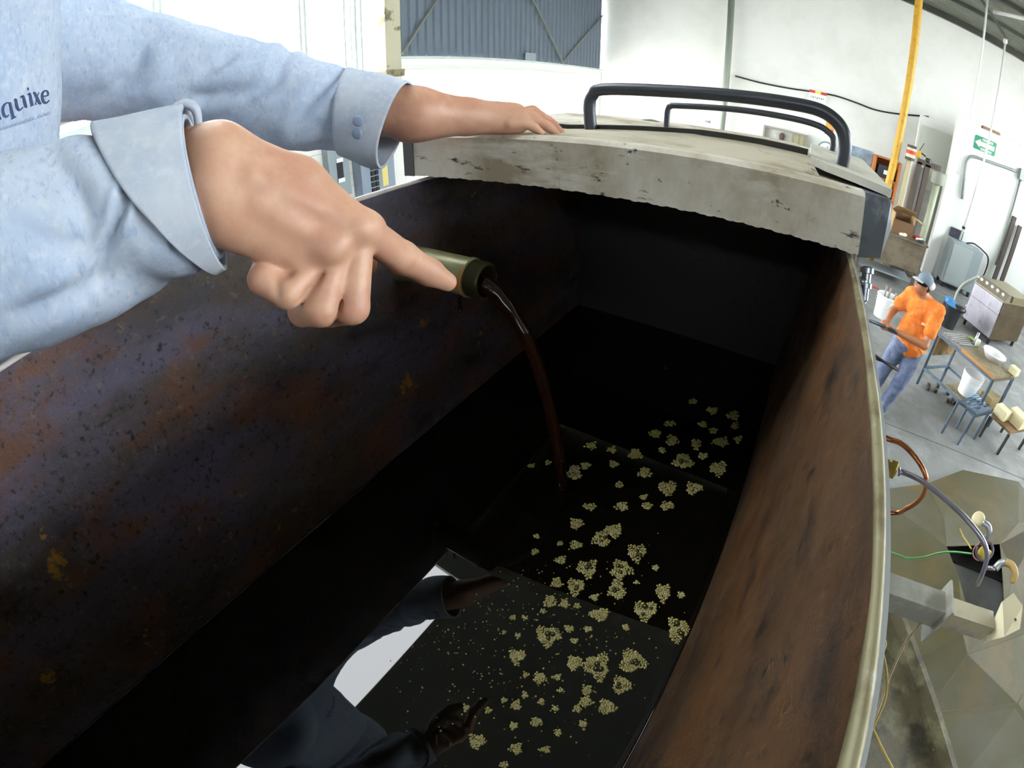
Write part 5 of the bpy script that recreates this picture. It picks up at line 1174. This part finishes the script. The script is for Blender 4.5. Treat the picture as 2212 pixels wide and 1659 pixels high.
# square tube bracket carrying the gear
sq = thing('square_tube_arm', 'grey square tube arm sticking out from the tank side', 'bracket', PZ(1990, 1290, 1.75) * V((1, 1, 1)))
M_SQ = layered('scuffed_grey_tube', '#8a8a82', [('#a8a79c', 8, .45, .65, None, 0.0), ('#3b3f48', 10, .6, .7, None, 2.0)], rough=.45, metal=.3); M_SQ2 = layered('tan_square_tube', '#a49c80', [('#7c7484', 6, .5, .65, None, 0.0)], rough=.5, metal=.2)
t0 = PZ(1900, 1228, 1.80); t1 = PZ(2060, 1282, 1.80); yv = (t0[1] + t1[1]) / 2
wq = .075
MB().box((.06, yv - wq / 2, 1.76 - wq), (t1[0], yv + wq / 2, 1.76)).build('tube_arm', M_SQ, sq)
MB().box((t1[0], yv - wq * .78, 1.76 - wq * 1.7), (t1[0] + .008, yv + wq * .8, 1.79)).build('end_flange', M_SQ, sq)
MB().box((t1[0] + .008, yv - wq * .42, 1.765 - wq), (t1[0] + .21, yv + wq * .42, 1.755)).build('outer_tube', M_SQ2, sq)
fl = t1[0] + .205
MB().prism([(fl, yv - .05, 1.70), (fl + .03, yv - .065, 1.765), (fl + .07, yv - .05, 1.80), (fl + .085, yv + .03, 1.81), (fl + .06, yv + .08, 1.80), (fl + .02, yv + .05, 1.78)], (.0, .0, .006)).build('link_plate', mat('pale_link_plate', '#b8b295', .5, .2), sq)
MB().lathe([(.0001, .002), (.005, .002), (.005, 0)], (fl + .055, yv - .02, 1.803), (0, 0, 1), 10).build('plate_hole', M_DARK, sq)
# clamps, ring, wires by the hose
def ring_(name, lab, c, ax, r, tr, m_, cat='ring'):
    ax = nrm(ax); u = nrm(np.cross(ax, (0, .3, 1))); w_ = np.cross(ax, u)
    o = MB().tube([c + (u * math.cos(q) + w_ * math.sin(q)) * r for q in np.linspace(0, 2 * PI, 41)], tr, 8).build(name, m_, None, True); tag(o, lab, cat); return o
tank_d = 1.42
M_CLAMP = mat('cream_clamp', '#cfc39a', .5); 
cl = thing('clamp_cap', 'cream round clamp cap with a curved strap above the dark opening', 'clamp', P(2112, 1130, 1.5))
c = P(2113, 1122, 1.5); tcv = nrm(C0 - c)
MB().lathe([(.0001, .012), (.014, .012), (.020, .008), (.021, 0), (.018, -.01)], c, nrm(tcv + V((0, .2, .5))), 20).build('cap', M_CLAMP, cl, True)
MB().tube(smooth_path([P(2122, 1128, 1.49), P(2134, 1136, 1.5), P(2137, 1150, 1.51), P(2128, 1165, 1.53)], 20), .009, 8).build('strap', mat('silver_strap', '#a9abb6', .3, .6), cl, True)
ring_('wire_coil', 'coil of dark wire round a yellow core beside the hose', P(2127, 1190, 1.46), C0 - P(2127, 1190, 1.46), .024, .004, mat('plum_wire', '#5a4a52', .4), 'wire')
ring_('wire_coil', 'smaller pink wire coil behind the dark coil', P(2118, 1192, 1.47), C0 - P(2118, 1192, 1.47) + V((.3, 0, 0)), .022, .002, mat('pink_wire', '#b98a86', .5), 'wire')
o = sdf_obj('yellow_core', [ell(P(2122, 1190, 1.475), (.012, .012, .02), .006), ell(P(2131, 1200, 1.475), (.012, .012, .02), .006)], .004, mat('core_yellow', '#c9b64a', .5)); tag(o, 'lumpy yellow core inside the wire coil', 'core')
hc = thing('hose_clamp', 'curved tan and silver hose clamp near the link plate', 'clamp', P(2165, 1240, 1.45))
MB().tube(smooth_path([P(2150, 1228, 1.45), P(2160, 1218, 1.45), P(2172, 1214, 1.45)], 12), .011, 8).build('silver_arm', mat('silver_arm_metal', '#9fa5a9', .3, .6), hc, True)
MB().tube(smooth_path([P(2172, 1214, 1.45), P(2186, 1222, 1.45), P(2193, 1240, 1.45), P(2188, 1256, 1.46)], 20), .010, 8).build('tan_arm', mat('tan_arm_plastic', '#c0a062', .45), hc, True)
MB().tube([P(2130, 1226, 1.46), P(2150, 1228, 1.45)], .006, 8).build('pin', M_HOSE, hc, True)
o = MB().tube(smooth_path([V((.08, 1.0, 1.84)), P(1930, 1195, 1.6), P(1960, 1205, 1.6), P(1995, 1203, 1.6), P(2030, 1194, 1.58), P(2060, 1192, 1.56), P(2098, 1196, 1.5)], 50), .0028, 6).build('green_wire', mat('green_plastic', '#4c9a4f', .4), None, True); tag(o, 'thin green wire running from the tank to the wire coil', 'wire')
o = MB().tube(smooth_path([P(2073, 1142, 1.56), P(2080, 1158, 1.55), P(2092, 1175, 1.52), P(2098, 1186, 1.5)], 20), .0026, 6).build('ball_chain', M_BRASS, None, True); tag(o, 'short brass chain hanging by the wire coil', 'chain')
o = MB().tube(smooth_path([P(2030, 1308, 1.62), P(1990, 1345, 1.6), P(1960, 1382, 1.58), P(1935, 1430, 1.56), P(1915, 1480, 1.54), P(1898, 1530, 1.5), P(1880, 1580, 1.45), P(1850, 1660, 1.4)], 50), .0045, 8).build('brown_cable', mat('tan_cable', '#8a765a', .5), None, True); tag(o, 'tan cable hanging from the square tube arm down along the tank', 'cable')
o = MB().tube(smooth_path([V((.25, yv - .045, 1.70)), P(1890, 1360, 1.34), P(1908, 1415, 1.3), P(1916, 1465, 1.3), P(1912, 1510, 1.3), P(1895, 1552, 1.3), P(1860, 1620, 1.3)], 40), .0032, 8).build('hanging_rope', mat('dull_yellow_cord', '#a39145', .6), None, True); tag(o, 'thin yellow cord hanging along the tank side', 'cord')
o = MB().tube(smooth_path([P(1870, 1540, 1.5), P(1895, 1595, 1.5), P(1912, 1630, 1.5), P(1930, 1665, 1.52), P(1950, 1720, 1.55)], 30), .004, 8).build('yellow_rod', mat('yellow_rod_paint', '#b3a24a', .5), None, True); tag(o, 'yellow rod at the bottom edge beside the tank', 'rod')
# chrome valve at the far corner of the tank
cv = thing('chrome_valve', 'chrome valve standing under the right end of the lid', 'valve', (.10, .62, 2.45))
M_CHR = mat('chrome', '#7f868c', .25, .8)
va = P(1866, 648, .80); vb = P(1874, 575, .80)
vd = nrm(vb - va); LV = np.linalg.norm(vb - va)
MB().lathe([(.0075, 0), (.0075, LV * .35), (.011, LV * .36), (.011, LV * .5), (.008, LV * .52), (.008, LV * .78), (.0115, LV * .8), (.0115, LV * .95), (.007, LV)], va, vd, 18).build('valve_body', M_CHR, cv, 40)
MB().tube([va + vd * LV * .55, va + vd * LV * .55 - RX * .0 + V((-.012, -.01, .0))], .007, 10).build('side_port', M_CHR, cv, True)
MB().tube([va, (TX1 + .02, .62, 2.40)], .006, 8).build('feed_pipe', M_CHR, cv, True)
# bent olive steel sheet on the floor
M_SHEET = layered('oily_olive_sheet', '#4a4528', [('#525040', .9, .42, .62, None, 0.0), ('#5e4f2c', 1.6, .52, .68, None, 3.0), ('#3d4229', 1.2, .55, .7, None, 6.0)], rough=.62, metal=.0, spec=.3)
fp_ = lambda x, y, z: PZ(x, y, z)
sp_ = {'a': fp_(1880, 1060, .02), 'b': fp_(2000, 1045, .10), 'c': fp_(2080, 1015, .04), 'd': fp_(2200, 1040, .03), 'e': fp_(2260, 1120, .03), 'f': fp_(2040, 1120, .22), 'g': fp_(2200, 1130, .18), 'h': fp_(1880, 1340, .02), 'i': fp_(2045, 1180, .25), 'j': fp_(2160, 1175, .25), 'k': fp_(2190, 1240, .24), 'l': fp_(2070, 1245, .26), 'm': fp_(2080, 1370, .24), 'n': fp_(2300, 1330, .05), 'o': fp_(2090, 1412, .20), 'p': fp_(1995, 1540, .03), 'q': fp_(2060, 1700, .02), 'r': fp_(2330, 1720, .02), 's': fp_(2200, 1520, .14), 't': fp_(1900, 1460, .02), 'u': fp_(2095, 1335, .25), 'v': fp_(2170, 1330, .24)}
ks = list(sp_); ix = {k: i for i, k in enumerate(ks)}
fcs = ['abfi', 'aih', 'bcgf', 'cdg', 'deg', 'fgji', 'gejx', 'jekv', 'kenv', 'hilm', 'mlu', 'mht', 'mto', 'top', 'uvno', 'muo', 'onsp', 'nrs', 'spqr']
fcs = [f for f in fcs if 'x' not in f] + ['gej', 'jek']
bs = thing('bent_steel_sheet', 'large bent olive steel sheet lying on the floor beside the tank', 'steel sheet', fp_(2080, 1300, 0) * V((1, 1, 0)))
verts_ = [sp_[k] for k in ks]
for f in fcs:
    q = [sp_[k] for k in f]; MB().prism(q, (0, 0, -.006)).build('facet', M_SHEET, bs)
dk = MB().box((0, 0, 0), (1, 1, 1), lambda k: (fp_(2045, 1180, .02) * (1 - k[0]) + fp_(2190, 1240, .02) * k[0]) * V((1, 1, 0)) + V((0, k[1] * .5 - .15, .012 + k[2] * .01))).build('dark_opening', mat('opening_shade_black', '#1d1a14', .9), bs)  # black slab painted for the dark inside the opening
# grimy channel along the tank foot
ch0 = PZ(1900, 1330, .9); 
gch = thing('grimy_channel', 'grimy steel channel running beside the foot of the tank', 'channel', (1.0, 1.0, 0))
M_GRIME = layered('grimy_steel', '#4e4834', [('#6d6a50', 6, .5, .65, None, 0.0), ('#2b281e', 5, .5, .62, None, 4.0), ('#7c7a3c', 14, .66, .7, None, 7.0)], rough=.6, bump=(30, .4, .006))
q = [PZ(1890, 1300, .9), PZ(1925, 1300, .9), PZ(1975, 1480, .9), PZ(2060, 1700, .9), PZ(1850, 1750, .9), PZ(1860, 1560, .9)]
MB().prism(q, (0, 0, -.06)).build('web', M_GRIME, gch)
MB().bar(PZ(1925, 1300, .93), PZ(2060, 1700, .93), .03, .08).build('edge_flange', M_GRIME, gch)
for p in (q[1], q[3]): MB().bar(p * V((1, 1, 0)) + V((-.05, 0, 0)), p + V((-.05, 0, -.03)), .06, .06).build('leg', M_GRIME, gch)
